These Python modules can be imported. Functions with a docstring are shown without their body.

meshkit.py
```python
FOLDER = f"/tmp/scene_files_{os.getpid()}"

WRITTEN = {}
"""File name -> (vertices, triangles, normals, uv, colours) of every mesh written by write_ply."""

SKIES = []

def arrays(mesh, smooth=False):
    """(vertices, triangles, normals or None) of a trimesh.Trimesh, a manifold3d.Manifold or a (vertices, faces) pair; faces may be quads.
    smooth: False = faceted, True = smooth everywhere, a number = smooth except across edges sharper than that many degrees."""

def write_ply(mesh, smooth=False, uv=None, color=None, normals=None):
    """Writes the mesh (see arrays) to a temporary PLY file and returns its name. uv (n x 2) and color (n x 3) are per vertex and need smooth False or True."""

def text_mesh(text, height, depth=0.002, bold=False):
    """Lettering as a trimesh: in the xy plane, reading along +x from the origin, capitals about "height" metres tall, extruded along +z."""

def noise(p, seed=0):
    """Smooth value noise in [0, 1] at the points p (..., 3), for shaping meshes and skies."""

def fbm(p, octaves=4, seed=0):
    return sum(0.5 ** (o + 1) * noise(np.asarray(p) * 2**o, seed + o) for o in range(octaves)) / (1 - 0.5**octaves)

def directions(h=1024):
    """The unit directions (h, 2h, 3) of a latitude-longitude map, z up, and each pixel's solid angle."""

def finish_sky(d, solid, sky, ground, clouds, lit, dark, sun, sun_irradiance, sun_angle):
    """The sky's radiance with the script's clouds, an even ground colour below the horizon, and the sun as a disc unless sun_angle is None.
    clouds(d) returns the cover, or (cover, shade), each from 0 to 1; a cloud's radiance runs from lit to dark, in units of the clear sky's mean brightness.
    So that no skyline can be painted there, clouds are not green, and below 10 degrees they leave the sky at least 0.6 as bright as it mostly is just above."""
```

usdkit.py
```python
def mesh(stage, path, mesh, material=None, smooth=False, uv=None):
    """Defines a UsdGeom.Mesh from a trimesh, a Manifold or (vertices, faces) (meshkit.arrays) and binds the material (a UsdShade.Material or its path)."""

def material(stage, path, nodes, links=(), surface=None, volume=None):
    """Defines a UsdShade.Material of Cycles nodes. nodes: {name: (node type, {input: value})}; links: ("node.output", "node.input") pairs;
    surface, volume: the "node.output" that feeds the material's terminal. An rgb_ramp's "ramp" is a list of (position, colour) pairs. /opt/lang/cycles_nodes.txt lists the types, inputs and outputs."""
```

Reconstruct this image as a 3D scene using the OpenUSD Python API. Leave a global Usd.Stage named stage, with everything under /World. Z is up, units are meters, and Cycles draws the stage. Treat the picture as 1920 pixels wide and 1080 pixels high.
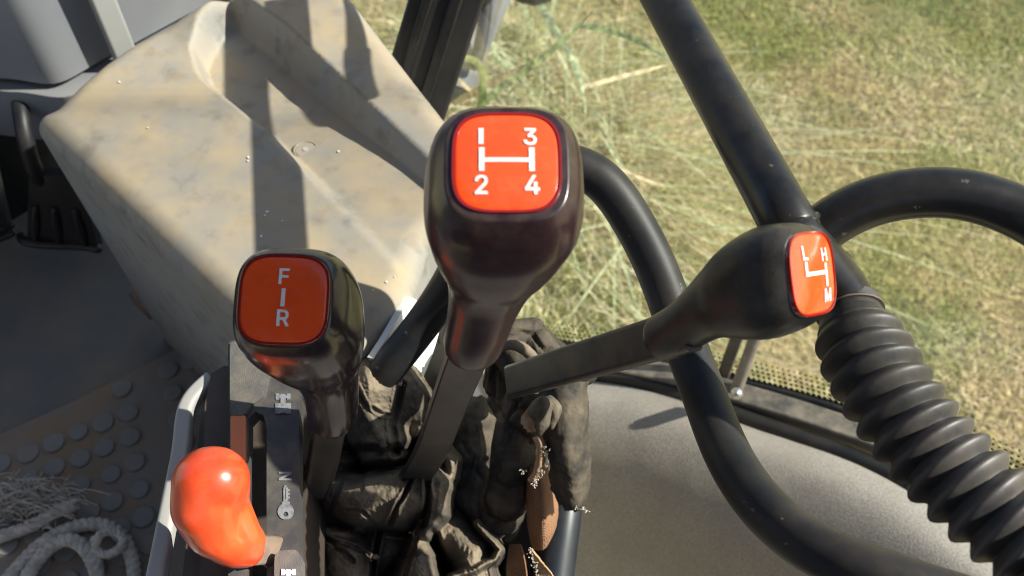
import math, random
import numpy as np, trimesh, manifold3d, shapely
import shapely.geometry as sg
from shapely import affinity
from pxr import Usd, UsdGeom, UsdLux, UsdShade, Gf, Sdf, Vt
import usdkit, meshkit

random.seed(7); rng = np.random.default_rng(7)
stage = Usd.Stage.CreateInMemory()
UsdGeom.SetStageUpAxis(stage, UsdGeom.Tokens.z); UsdGeom.SetStageMetersPerUnit(stage, 1.0)
UsdGeom.Xform.Define(stage, '/World'); UsdGeom.Scope.Define(stage, '/World/Looks')

# ------------------------------------------------------------------ camera, sky, sun, exposure
FPX = 1663.0
EYE = np.array([0, 0, .9]); PITCH = math.radians(55)
FWD = np.array([0, math.cos(PITCH), -math.sin(PITCH)]); RGT = np.array([1., 0, 0]); UPV = np.array([0, math.sin(PITCH), math.cos(PITCH)])
cam = UsdGeom.Camera.Define(stage, '/World/camera')
cam.AddTransformOp().Set(Gf.Matrix4d(*[float(x) for x in np.vstack([np.append(RGT, 0), np.append(UPV, 0), np.append(-FWD, 0), np.append(EYE, 1)]).ravel()]))
cam.CreateHorizontalApertureAttr(36.0); cam.CreateVerticalApertureAttr(20.25)
cam.CreateFocalLengthAttr(36.0 * FPX / 1920); cam.CreateClippingRangeAttr(Gf.Vec2f(.01, 500))
cam.CreateFStopAttr(10.5); cam.CreateFocusDistanceAttr(.5)
cam.CreateExposureAttr(1.1)
SUN_EL, SUN_AZ = math.radians(38.5), math.radians(90)          # azimuth from +y towards +x
SUN = np.array([math.cos(SUN_EL) * math.sin(SUN_AZ), math.cos(SUN_EL) * math.cos(SUN_AZ), math.sin(SUN_EL)])
dome = UsdLux.DomeLight.Define(stage, '/World/sky')
skym = usdkit.material(stage, '/World/Looks/sky', {'s': ('sky_texture', {'sky_type': 'single_scattering', 'sun_disc': False, 'sun_elevation': SUN_EL, 'sun_rotation': SUN_AZ}), 'b': ('background_shader', {'strength': .075})}, [('s.color', 'b.color')], surface='b.background')
UsdShade.MaterialBindingAPI.Apply(dome.GetPrim()).Bind(skym); dome.GetPrim().SetCustomDataByKey('kind', 'structure')
sun = UsdLux.DistantLight.Define(stage, '/World/sun')
sun.CreateNormalizeAttr(True); sun.CreateIntensityAttr(1.25); sun.CreateAngleAttr(.53); sun.CreateColorAttr(Gf.Vec3f(1, .955, .87))
zz = SUN; xx = np.cross([0, 0, 1], zz); xx /= np.linalg.norm(xx); yy = np.cross(zz, xx)
sun.AddTransformOp().Set(Gf.Matrix4d(*[float(v) for v in np.vstack([np.append(xx, 0), np.append(yy, 0), np.append(zz, 0), [0, 0, 5, 1]]).ravel()]))

# ------------------------------------------------------------------ measuring helpers (photo measurements -> metres in the cab)
def ray(x, y): return FWD + RGT * (x - 960) / FPX + UPV * (540 - y) / FPX
def W(x, y, d): return EYE + d * ray(x, y)
def WZ(x, y, z):
    r = ray(x, y); return EYE + r * (z - EYE[2]) / r[2]
def camv(v): return RGT * v[0] + UPV * v[1] - FWD * v[2]
ORG = np.array([-.404, .55, 0.]); E1 = np.array([.72, -.694, 0]); E2 = np.array([.694, .72, 0]); ZZ = np.array([0, 0, 1.])
def T(a, b, z): return ORG + a * E1 + b * E2 + ZZ * z
def WB(x, y, b):
    r = ray(x, y); return EYE + r * (b - (EYE - ORG) @ E2) / (r @ E2)
def rpx(px, d): return px * d / FPX

# ------------------------------------------------------------------ prims
used = {}
def path_for(parent, name):
    base = parent + '/' + name; n = used.get(base, 0); used[base] = n + 1
    return base if n == 0 else f'{base}_{n:03d}'
def tag(p, label=None, cat=None, group=None, kind=None):
    p = p.GetPrim() if hasattr(p, 'GetPrim') else p
    for k, v in (('label', label), ('category', cat), ('group', group), ('kind', kind)):
        if v: p.SetCustomDataByKey(k, v)
    return p
def thing(name, label, cat, loc=(0, 0, 0), group=None, kind=None):
    x = UsdGeom.Xform.Define(stage, path_for('/World', name)); x.AddTranslateOp().Set(Gf.Vec3d(*map(float, loc)))
    x.GetPrim().SetCustomDataByKey('x', 0); x.GetPrim().ClearCustomDataByKey('x')
    return tag(x, label, cat, group, kind)
def world_of(p):
    return np.array(UsdGeom.XformCache().GetLocalToWorldTransform(p))
def obj(name, mesh, mat, parent=None, smooth=40, label=None, uv=None):
    """mesh is given in world metres; it is stored relative to its parent"""
    v, f, n = meshkit.arrays(mesh, False)
    if parent is not None:
        m = world_of(parent); v = v - m[3, :3]
        pp = str(parent.GetPath())
    else: pp = '/World'
    g = usdkit.mesh(stage, path_for(pp, name), trimesh.Trimesh(v, f, process=bool(smooth)), mat, smooth=smooth).GetPrim()
    if label: g.SetCustomDataByKey('label', label)
    return g
cat = trimesh.util.concatenate

# ------------------------------------------------------------------ shapes
def spline(pts, n=60, closed=False):
    from scipy.interpolate import CubicSpline
    p = np.asarray(pts, float); t = np.concatenate([[0], np.cumsum(np.linalg.norm(np.diff(p[:, :3], axis=0), axis=1) ** .7)])
    return CubicSpline(t, p)(np.linspace(0, t[-1], n))
def frames(p, hint=None):
    t = np.gradient(p, axis=0); t /= np.linalg.norm(t, axis=1)[:, None]
    u = np.array(hint if hint is not None else ([0, 0, 1.] if abs(t[0][2]) < .9 else [1., 0, 0]), float)
    U = []
    for k in range(len(p)):
        if hint is not None: u = np.array(hint, float)
        u = u - t[k] * (u @ t[k]); u /= np.linalg.norm(u); U.append(u)
    U = np.array(U); return t, U, np.cross(t, U)
def loft(rings, cap=True):
    rings = np.asarray(rings); n, m = rings.shape[:2]
    v = rings.reshape(-1, 3); f = []
    i = np.arange(n - 1)[:, None] * m; j = np.arange(m)[None]; k = (j + 1) % m
    a, b, c, d = (i + j), (i + k), (i + m + k), (i + m + j)
    f = np.vstack([np.stack([a, b, c], -1).reshape(-1, 3), np.stack([a, c, d], -1).reshape(-1, 3)])
    if cap:
        v = np.vstack([v, rings[0].mean(0), rings[-1].mean(0)]); o = n * m
        jj = np.arange(m); kk = (jj + 1) % m
        f = np.vstack([f, np.stack([np.full(m, o), kk, jj], -1), np.stack([np.full(m, o + 1), (n - 1) * m + jj, (n - 1) * m + kk], -1)])
    t = trimesh.Trimesh(v, f, process=False)
    if t.volume < 0: t.invert()
    return t
def tube(pts, r, n=60, seg=18, smooth=True, roundends=True):
    p = np.asarray(pts, float); p = spline(p, n) if smooth and len(p) > 2 else p
    if len(p) == 2: p = np.linspace(p[0], p[1], n)
    r = np.broadcast_to(np.asarray(r, float), (len(p),)) if np.ndim(r) == 0 else np.interp(np.linspace(0, 1, len(p)), np.linspace(0, 1, len(r)), r)
    r = r.copy()
    t, u, w = frames(p); th = np.linspace(0, 2 * np.pi, seg, endpoint=False)
    if roundends:
        r0, r1 = r[0], r[-1]
        pre = [(p[0] - t[0] * r0 * s, r0 * math.sqrt(max(1 - s * s, 0.0025)), u[0], w[0]) for s in (.98, .8, .4)]
        post = [(p[-1] + t[-1] * r1 * s, r1 * math.sqrt(max(1 - s * s, 0.0025)), u[-1], w[-1]) for s in (.4, .8, .98)]
    else: pre, post = [], []
    allr = pre + [(p[k], r[k], u[k], w[k]) for k in range(len(p))] + post
    return loft([c + rr * (np.cos(th)[:, None] * uu + np.sin(th)[:, None] * ww) for c, rr, uu, ww in allr])
def sweep(pts, sec, hint, n=50, smooth=True):
    """sec: polygon in (u, w) metres; u is along hint"""
    p = np.asarray(pts, float)
    p = spline(p, n) if smooth and len(p) > 2 else (np.linspace(p[0], p[-1], n) if len(p) == 2 else p)
    t, u, w = frames(p, hint); s = np.asarray(sec, float)
    return loft([c + s[:, :1] * uu + s[:, 1:] * ww for c, uu, ww in zip(p, u, w)])
def rect(a, b, r=.002, k=3):
    q = sg.box(-a / 2 + r, -b / 2 + r, a / 2 - r, b / 2 - r).buffer(r, quad_segs=k); return np.array(q.exterior.coords)[:-1]
def box(c, ex, ey, ez, sx, sy, sz, bev=.003):
    """rounded box at c along the given axes"""
    m = manifold3d.Manifold.hull_points(np.array([[x * (sx / 2 - (bev if k != 0 else 0)), y * (sy / 2 - (bev if k != 1 else 0)), z * (sz / 2 - (bev if k != 2 else 0))] for k in range(3) for x in (-1, 1) for y in (-1, 1) for z in (-1, 1)]))
    mm = m.to_mesh(); v = mm.vert_properties[:, :3]
    return trimesh.Trimesh(np.asarray(c) + v[:, :1] * ex + v[:, 1:2] * ey + v[:, 2:] * ez, mm.tri_verts, process=False)
def extr(poly, h):
    g = poly if isinstance(poly, sg.Polygon) else poly
    return cat([trimesh.creation.extrude_polygon(q, h, engine='earcut') for q in getattr(g, 'geoms', [g])])
def place(m, o, ex, ey, ez):
    v = np.asarray(m.vertices); o = np.asarray(o, float)
    t = trimesh.Trimesh(o + v[:, :1] * ex + v[:, 1:2] * ey + v[:, 2:3] * ez, m.faces, process=False)
    if np.dot(np.cross(ex, ey), ez) < 0: t.invert()
    return t
def blob(chains, length=.005, it=12):
    """chains: lists of (point, radius). hulls of neighbours, joined, refined, smoothed"""
    parts = []
    for ch in chains:
        S = [manifold3d.Manifold.sphere(r, 20).translate([float(x) for x in p]) for p, r in ch]
        parts += [S[0]] if len(S) == 1 else [manifold3d.Manifold.batch_hull([S[k], S[k + 1]]) for k in range(len(S) - 1)]
    m = manifold3d.Manifold.batch_boolean(parts, manifold3d.OpType.Add).refine_to_length(length).to_mesh()
    t = trimesh.Trimesh(m.vert_properties[:, :3], m.tri_verts, process=True)
    trimesh.smoothing.filter_taubin(t, lamb=.5, nu=.52, iterations=it); return t
def noisy(m, amp, scale, seed=0, ridged=False, stretch=(1, 1, 1)):
    v = np.array(m.vertices); n = np.array(m.vertex_normals)
    f = meshkit.fbm(v * scale * np.array(stretch) + 50, 4, seed)
    if ridged: f = 1 - np.abs(2 * f - 1) * 2
    else: f = 2 * f - 1
    return trimesh.Trimesh(v + n * (amp * f)[:, None], m.faces, process=False)
def crumple(m, cell=.024, depth=.0022, width=.0022, tilt=.0016, seed=0, warp=.008):
    from scipy.spatial import cKDTree
    v = np.array(m.vertices); n = np.array(m.vertex_normals); g = np.random.default_rng(seed)
    lo_, hi_ = v.min(0) - cell, v.max(0) + cell; k = int(np.prod((hi_ - lo_) / cell) * 1.1) + 4
    q = v + warp * (np.stack([meshkit.fbm(v * 45 + 7 * a, 3, seed + a) for a in range(3)], -1) - .5) * 2
    S = g.uniform(lo_, hi_, (k, 3)); d, ix = cKDTree(S).query(q, k=2); e = (d[:, 1] - d[:, 0])
    nn = g.normal(size=(k, 3)); lean = ((q - S[ix[:, 0]]) * nn[ix[:, 0]]).sum(1) / cell
    keepc = (g.random(k) < .75)[ix[:, 0]] * 1.0
    return trimesh.Trimesh(v + n * (-depth * np.exp(-(e / width) ** 2) * (.35 + .65 * keepc) + tilt * np.clip(lean, -1.2, 1.2) * np.clip(e / (2 * width), 0, 1))[:, None], m.faces, process=False)
def leathery(m, seed=0, k=1.):
    return noisy(crumple(crumple(m, .040, .0030 * k, .0020, .0016 * k, seed), .016, .0006 * k, .0009, .0003 * k, seed + 1, .006), .0003, 260, seed + 2)
def patch(grid, nu=24, nv=24, thick=.0018, amp=.003, scale=60, seed=0, jag=.0, jedges='b'):
    """cloth sheet through a grid (rows x cols) of points, thickened, crumpled"""
    from scipy.interpolate import RectBivariateSpline
    g = np.asarray(grid, float); r, c = g.shape[:2]
    R, Cc = np.linspace(0, 1, r), np.linspace(0, 1, c); s, t = np.linspace(0, 1, nu), np.linspace(0, 1, nv)
    if jag:
        S, TT = np.meshgrid(s, t, indexing='ij')
        jn = lambda q, k: jag * (meshkit.fbm(np.stack([q * 9, np.full_like(q, k), 0 * q], -1), 5, seed) - .3) * 1.6
        if 'b' in jedges: S = S * (1 - np.abs(jn(TT, 3.5)))
        if 'l' in jedges: TT = TT + (1 - TT) * np.abs(jn(S, 8.5))
        if 'r' in jedges: TT = TT * (1 - np.abs(jn(S, 12.5)))
        if 't' in jedges: S = S + (1 - S) * np.abs(jn(TT, 17.5))
        P = np.stack([RectBivariateSpline(R, Cc, g[..., k], kx=min(3, r - 1), ky=min(3, c - 1)).ev(S, TT) for k in range(3)], -1)
    else:
        P = np.stack([RectBivariateSpline(R, Cc, g[..., k], kx=min(3, r - 1), ky=min(3, c - 1))(s, t) for k in range(3)], -1)
    du = np.gradient(P, axis=0); dv = np.gradient(P, axis=1); N = np.cross(du, dv); N /= np.maximum(np.linalg.norm(N, axis=2), 1e-9)[..., None]
    if N.mean((0, 1)) @ (EYE - P.mean((0, 1))) < 0: N = -N
    P = P + N * (amp * (2 * meshkit.fbm(P * scale + 9, 4, seed) - 1))[..., None]
    A, B = P, P - N * thick
    v = np.vstack([A.reshape(-1, 3), B.reshape(-1, 3)]); o = nu * nv
    i = (np.arange(nu - 1)[:, None] * nv + np.arange(nv - 1)[None]).ravel()
    q = np.stack([i, i + 1, i + nv + 1, i + nv], -1)
    f = np.vstack([q[:, [0, 1, 2]], q[:, [0, 2, 3]], q[:, [0, 2, 1]] + o, q[:, [0, 3, 2]] + o])
    ring = np.concatenate([np.arange(nv), np.arange(1, nu) * nv + nv - 1, (nu - 1) * nv + np.arange(nv - 2, -1, -1), np.arange(nu - 2, 0, -1) * nv])
    nx = np.roll(ring, -1); f = np.vstack([f, np.stack([ring, ring + o, nx + o], -1), np.stack([ring, nx + o, nx], -1)])
    t = trimesh.Trimesh(v, f, process=False); trimesh.repair.fix_normals(t); return t

# ------------------------------------------------------------------ materials
def mat(name, base, rough=.5, alt=None, mix=(20, .45, .62), dust=None, bump=None, bump2=None, spec=.5, coat=0., coat_rough=.05, metal=0., rvar=0., cracks=None, weave=None, up=True, dr=(.36, .68)):
    """base colour, second colour `alt` through noise, dust settling on faces that look up, fine relief"""
    N = {'g': ('geometry', {}), 'p': ('principled_bsdf', dict(base_color=base, roughness=rough, specular_ior_level=spec, coat_weight=coat, coat_roughness=coat_rough, metallic=metal))}; L = []
    col = None
    if alt is not None:
        N['n1'] = ('noise_texture', dict(scale=mix[0], detail=6., roughness=.6)); N['r1'] = ('map_range', dict(from_min=mix[1], from_max=mix[2], to_min=0., to_max=1., clamp=True))
        N['m1'] = ('mix_color', dict(a=base, b=alt)); L += [('g.position', 'n1.vector'), ('n1.fac', 'r1.value'), ('r1.result', 'm1.fac')]; col = 'm1.result'
    if cracks:
        sc, wd, cc = cracks
        N['cn'] = ('noise_texture', dict(scale=sc * .6, detail=3.)); N['cm'] = ('mix_vector', dict(fac=.12)); N['vo'] = ('voronoi_texture', dict(feature='distance_to_edge', scale=sc))
        N['cr'] = ('map_range', dict(from_min=wd, from_max=0., to_min=0., to_max=1., clamp=True)); N['m3'] = ('mix_color', dict(a=base, b=cc))
        N['ck'] = ('noise_texture', dict(scale=sc * .35, detail=2.)); N['ckr'] = ('map_range', dict(from_min=.56, from_max=.68, to_min=0., to_max=1., clamp=True)); N['cx'] = ('math', dict(math_type='multiply'))
        L += [('g.position', 'cn.vector'), ('g.position', 'cm.a'), ('cn.color', 'cm.b'), ('cm.result', 'vo.vector'), ('vo.distance', 'cr.value'), ('g.position', 'ck.vector'), ('ck.fac', 'ckr.value'), ('ckr.result', 'cx.value1'), ('cr.result', 'cx.value2'), ('cx.value', 'm3.fac')]
        if col: L.append((col, 'm3.a'))
        col = 'm3.result'
    if dust:
        dc, amt, dsc = dust
        N['n2'] = ('noise_texture', dict(scale=dsc, detail=8., roughness=.65)); N['r2'] = ('map_range', dict(from_min=dr[0], from_max=dr[1], to_min=0., to_max=1., clamp=True))
        N['m2'] = ('mix_color', dict(a=base, b=dc)); N['am'] = ('math', dict(math_type='multiply', value2=amt)); L += [('g.position', 'n2.vector'), ('n2.fac', 'r2.value'), ('r2.result', 'am.value1')]; fac = 'am.value'
        if up:
            N['sx'] = ('separate_xyz', {}); N['ru'] = ('map_range', dict(from_min=-.1, from_max=.8, to_min=.1, to_max=1., clamp=True)); N['um'] = ('math', dict(math_type='multiply'))
            L += [('g.normal', 'sx.vector'), ('sx.z', 'ru.value'), ('ru.result', 'um.value1'), (fac, 'um.value2')]; fac = 'um.value'
        L.append((fac, 'm2.fac'))
        if col: L.append((col, 'm2.a'))
        col = 'm2.result'
        N['rr'] = ('mix_float', dict(a=rough, b=min(.95, rough + .45))); L += [(fac, 'rr.fac'), ('rr.result', 'p.roughness')]
    if col: L.append((col, 'p.base_color'))
    nrm = None
    for key, bb in (('b1', bump), ('b2', bump2)):
        if bb:
            N[key + 'n'] = ('noise_texture', dict(scale=bb[0], detail=5.)); N[key] = ('bump', dict(strength=bb[1], distance=bb[2])); L += [('g.position', key + 'n.vector'), (key + 'n.fac', key + '.height')]
            if nrm: L.append((nrm, key + '.normal'))
            nrm = key + '.normal'
    if cracks:
        N['cb'] = ('bump', dict(strength=.7, distance=.0015, invert=True)); L.append(('cx.value', 'cb.height'))
        if nrm: L.append((nrm, 'cb.normal'))
        nrm = 'cb.normal'
    if weave:
        for k, d in (('x', 'x'), ('y', 'y')):
            N['w' + k] = ('wave_texture', dict(bands_direction=d, scale=weave[0], distortion=1.5, detail=1.))
            L.append(('g.position', f'w{k}.vector'))
        N['wm'] = ('math', dict(math_type='multiply')); N['wb'] = ('bump', dict(strength=weave[1], distance=.001)); L += [('wx.fac', 'wm.value1'), ('wy.fac', 'wm.value2'), ('wm.value', 'wb.height')]
        if nrm: L.append((nrm, 'wb.normal'))
        nrm = 'wb.normal'
    if nrm: L.append((nrm, 'p.normal'))
    return usdkit.material(stage, '/World/Looks/' + name, N, L, surface='p.BSDF')

TAN = (.46, .35, .22)
M = dict(
 knob=mat('satin_black_plastic', (.021, .009, .012), .28, dust=(TAN, .07, 110), coat=.22, coat_rough=.12, bump=(900, .04, .0004)),
 knob_gloss=mat('glossy_black_plastic', (.013, .009, .013), .24, dust=(TAN, .05, 130), coat=.35, coat_rough=.08, bump=(900, .02, .0004)),
 knob_rough=mat('grained_black_plastic', (.014, .014, .015), .36, dust=(TAN, .08, 90), bump=(1400, .25, .0006)),
 label=mat('orange_label', (.93, .085, .013), .18, alt=(.86, .07, .011), mix=(60, .4, .7), dust=((.85, .32, .16), .10, 170), dr=(.5, .72), up=False, coat=.7, coat_rough=.10),
 rim=mat('red_label_rim', (.24, .008, .008), .12, coat=1.),
 white=mat('white_print', (.76, .74, .71), .4, alt=(.78, .50, .40), mix=(420, .60, .70)),
 grey_print=mat('grey_print', (.24, .245, .26), .55, alt=(.13, .13, .135), mix=(420, .46, .66)),
 steel=mat('dark_flat_bar_steel', (.035, .034, .034), .34, alt=(.06, .05, .042), mix=(40, .4, .6), dust=(TAN, .14, 50), metal=.3, bump=(300, .1, .0005)),
 black_paint=mat('black_tube_paint', (.009, .009, .010), .30, spec=.4, alt=(.09, .08, .07), mix=(190, .68, .71), dust=(TAN, .05, 40), bump=(200, .04, .0008), up=True),
 rail_paint=mat('worn_black_paint', (.010, .011, .014), .48, spec=.35, alt=(.10, .085, .07), mix=(170, .67, .70), dust=(TAN, .05, 35), bump=(700, .08, .0006)),
 rubber=mat('bellows_rubber', (.017, .017, .018), .47, dust=((.36, .30, .22), .16, 60), dr=(.3, .7), bump=(400, .1, .0008)),
 seal=mat('seal_rubber', (.008, .008, .009), .5, dust=(TAN, .05, 30)),
 console=mat('console_plastic', (.255, .248, .235), .5, alt=(.15, .145, .135), mix=(44, .52, .70), dust=((.395, .305, .195), .88, 20.0), dr=(.30, .64), bump=(1300, .12, .0005), bump2=(70, .10, .001), spec=.35),
 dash=mat('dash_plastic', (.20, .205, .225), .42, dust=(TAN, .15, 12), bump=(700, .06, .0006)),
 dash_edge=mat('dash_edge_plastic', (.30, .30, .30), .45, dust=((.6, .47, .28), .6, 30)),
 white_metal=mat('white_painted_metal', (.80, .80, .77), .4, dust=(TAN, .15, 30)),
 brown_metal=mat('dusty_brown_metal', (.17, .145, .125), .55, alt=(.24, .20, .165), mix=(40, .4, .6), dust=(TAN, .4, 40)),
 frame=mat('window_rail_metal', (.085, .078, .070), .5, dust=((.40, .33, .24), .6, 45), bump=(500, .15, .0008)),
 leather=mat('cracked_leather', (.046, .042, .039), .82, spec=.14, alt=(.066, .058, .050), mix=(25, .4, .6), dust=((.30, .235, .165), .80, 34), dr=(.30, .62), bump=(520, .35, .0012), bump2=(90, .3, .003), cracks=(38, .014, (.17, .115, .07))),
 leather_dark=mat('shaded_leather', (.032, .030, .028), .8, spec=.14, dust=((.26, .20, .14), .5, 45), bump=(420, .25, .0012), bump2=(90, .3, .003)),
 backing=mat('tan_cloth_backing', (.36, .22, .12), .85, alt=(.45, .30, .18), mix=(90, .4, .6), bump=(900, .4, .001), spec=.1),
 brown_cloth=mat('brown_woven_cloth', (.30, .165, .095), .9, alt=(.24, .13, .08), mix=(40, .4, .6), weave=(260, .6), spec=.1),
 thread=mat('pale_thread', (.55, .48, .40), .9, spec=.1),
 blue_black=mat('blue_black_plastic', (.012, .017, .026), .4, dust=(TAN, .05, 40)),
 fabric=mat('grey_vinyl_cloth', (.36, .325, .285), .8, alt=(.27, .245, .215), mix=(420, .42, .6), dust=((.24, .205, .17), .55, 7), dr=(.42, .66), up=False, weave=(230, .35), bump=(620, .6, .0012), spec=.2),
 quadrant=mat('quadrant_plastic', (.052, .052, .056), .42, alt=(.075, .07, .066), mix=(60, .45, .65), dust=(TAN, .10, 60), bump=(1600, .25, .0006)),
 quadrant_top=mat('grained_grey_plastic', (.095, .092, .09), .6, dust=(TAN, .2, 80), bump=(1500, .5, .001)),
 quadrant_side=mat('quadrant_side_plastic', (.060, .045, .038), .5, dust=(TAN, .1, 40)),
 rim_grey=mat('light_grey_trim', (.36, .35, .34), .5, dust=(TAN, .12, 50)),
 orange_strip=mat('orange_strip', (.72, .22, .09), .5),
 red=mat('red_handle_plastic', (.70, .06, .018), .28, alt=(.74, .10, .022), mix=(22, .4, .65), dust=((.6, .25, .12), .10, 120), coat=.5, coat_rough=.13, bump=(900, .02, .0004)),
 stem=mat('rusty_stem', (.20, .14, .10), .6, alt=(.13, .10, .08), mix=(80, .4, .6)),
 mat=mat('rubber_floor_mat', (.25, .235, .225), .6, alt=(.27, .20, .14), mix=(9, .42, .6), dust=((.30, .22, .14), .5, 14), bump=(300, .25, .001), bump2=(60, .2, .003)),
 stud=mat('rubber_stud', (.24, .24, .24), .55, dust=((.30, .23, .15), .35, 25), bump=(300, .25, .001)),
 floor=mat('painted_floor', (.145, .15, .16), .5, alt=(.20, .18, .155), mix=(6, .4, .65), dust=(TAN, .2, 10), bump=(120, .2, .002)),
 rope=mat('grey_rope', (.74, .70, .64), .9, alt=(.52, .48, .43), mix=(160, .4, .6), bump=(900, .5, .001), spec=.1),
 pedal=mat('pedal_rubber', (.018, .018, .021), .32, dust=(TAN, .06, 40)),
 roof=mat('cab_lining', (.10, .10, .105), .8),
 step=mat('outside_grey_metal', (.085, .09, .098), .45, dust=(TAN, .2, 14)),
 tyre=mat('outside_black_rubber', (.015, .015, .016), .6),
 soil=mat('lawn_soil', (.40, .33, .18), .95, alt=(.31, .29, .12), mix=(3.5, .38, .6), dust=((.58, .47, .28), .6, 22), bump=(60, .6, .02), spec=.1),
 bolt=mat('bright_bolt', (.55, .54, .5), .3, metal=.8),
)
def glassmat(name, frit=False):
    N = {'g': ('geometry', {}), 'f': ('fresnel', {'IOR': 1.5}), 't': ('transparent_bsdf', {'color': (.93, .95, .93)}), 'gl': ('glossy_bsdf', {'roughness': .0, 'color': (1, 1, 1)}),
         'm': ('mix_closure', {}), 'd': ('diffuse_bsdf', {'color': (.55, .54, .48)}), 'm2': ('mix_closure', {}),
         'n': ('noise_texture', {'scale': 6., 'detail': 7., 'roughness': .7}), 'r': ('map_range', {'from_min': .45, 'from_max': .75, 'to_min': .015, 'to_max': .13, 'clamp': True})}
    N['ib'] = ('math', {'math_type': 'subtract', 'value1': 1.}); N['fm'] = ('math', {'math_type': 'multiply'})
    L = [('g.backfacing', 'ib.value2'), ('ib.value', 'fm.value1'), ('f.fac', 'fm.value2'), ('fm.value', 'm.fac'), ('t.BSDF', 'm.closure1'), ('gl.BSDF', 'm.closure2'), ('g.position', 'n.vector'), ('n.fac', 'r.value'), ('r.result', 'm2.fac'), ('m.closure', 'm2.closure1'), ('d.BSDF', 'm2.closure2')]
    return usdkit.material(stage, '/World/Looks/' + name, N, L, surface='m2.closure')
M['glass'] = glassmat('window_pane')
def leafmat(name, c1, c2, tr=.35):
    N = {'g': ('geometry', {}), 'n': ('noise_texture', {'scale': 3.2, 'detail': 6., 'roughness': .65}), 'r': ('map_range', {'from_min': .40, 'from_max': .60, 'clamp': True}), 'mc': ('mix_color', {'a': c1, 'b': c2}), 'n3': ('noise_texture', {'scale': 70., 'detail': 2.}), 'hs': ('hsv', {'fac': 1.}), 'r3': ('map_range', {'from_min': .3, 'from_max': .7, 'to_min': .5, 'to_max': 1.45}),
         'p': ('principled_bsdf', {'roughness': .6, 'specular_ior_level': .25}), 't': ('translucent_bsdf', {}), 'm': ('mix_closure', {'fac': tr})}
    L = [('g.position', 'n.vector'), ('n.fac', 'r.value'), ('r.result', 'mc.fac'), ('g.position', 'n3.vector'), ('n3.fac', 'r3.value'), ('mc.result', 'hs.color'), ('r3.result', 'hs.value'), ('hs.color', 'p.base_color'), ('hs.color', 't.color'), ('p.BSDF', 'm.closure1'), ('t.BSDF', 'm.closure2')]
    return usdkit.material(stage, '/World/Looks/' + name, N, L, surface='m.closure')
M['grass'] = leafmat('lawn_blades', (.365, .365, .12), (.57, .475, .24))
M['straw'] = leafmat('dry_blades', (.74, .65, .42), (.66, .52, .34), .25)
M['green'] = leafmat('fresh_blades', (.32, .41, .14), (.46, .50, .23), .4)
M['blade'] = leafmat('pale_long_blades', (.60, .68, .42), (.66, .70, .46), .45)

# ------------------------------------------------------------------ ground and cab floor
GZ = -.85
gx, gy = np.meshgrid(np.concatenate([np.linspace(-60, -3, 30), np.linspace(-2.8, 5, 120), np.linspace(5.4, 60, 30)]), np.concatenate([np.linspace(-30, -1.5, 20), np.linspace(-1.4, 5, 110), np.linspace(5.4, 90, 30)]), indexing='ij')
gz = GZ + .05 * (meshkit.fbm(np.stack([gx * 1.3 + 40, gy * 1.3 + 40, 0 * gx], -1), 4, 3) - .5)
nI, nJ = gx.shape; idx = (np.arange(nI - 1)[:, None] * nJ + np.arange(nJ - 1)[None]).ravel()
ground = trimesh.Trimesh(np.stack([gx, gy, gz], -1).reshape(-1, 3), np.vstack([np.stack([idx, idx + nJ, idx + nJ + 1], -1), np.stack([idx, idx + nJ + 1, idx + 1], -1)]), process=False)
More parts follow.
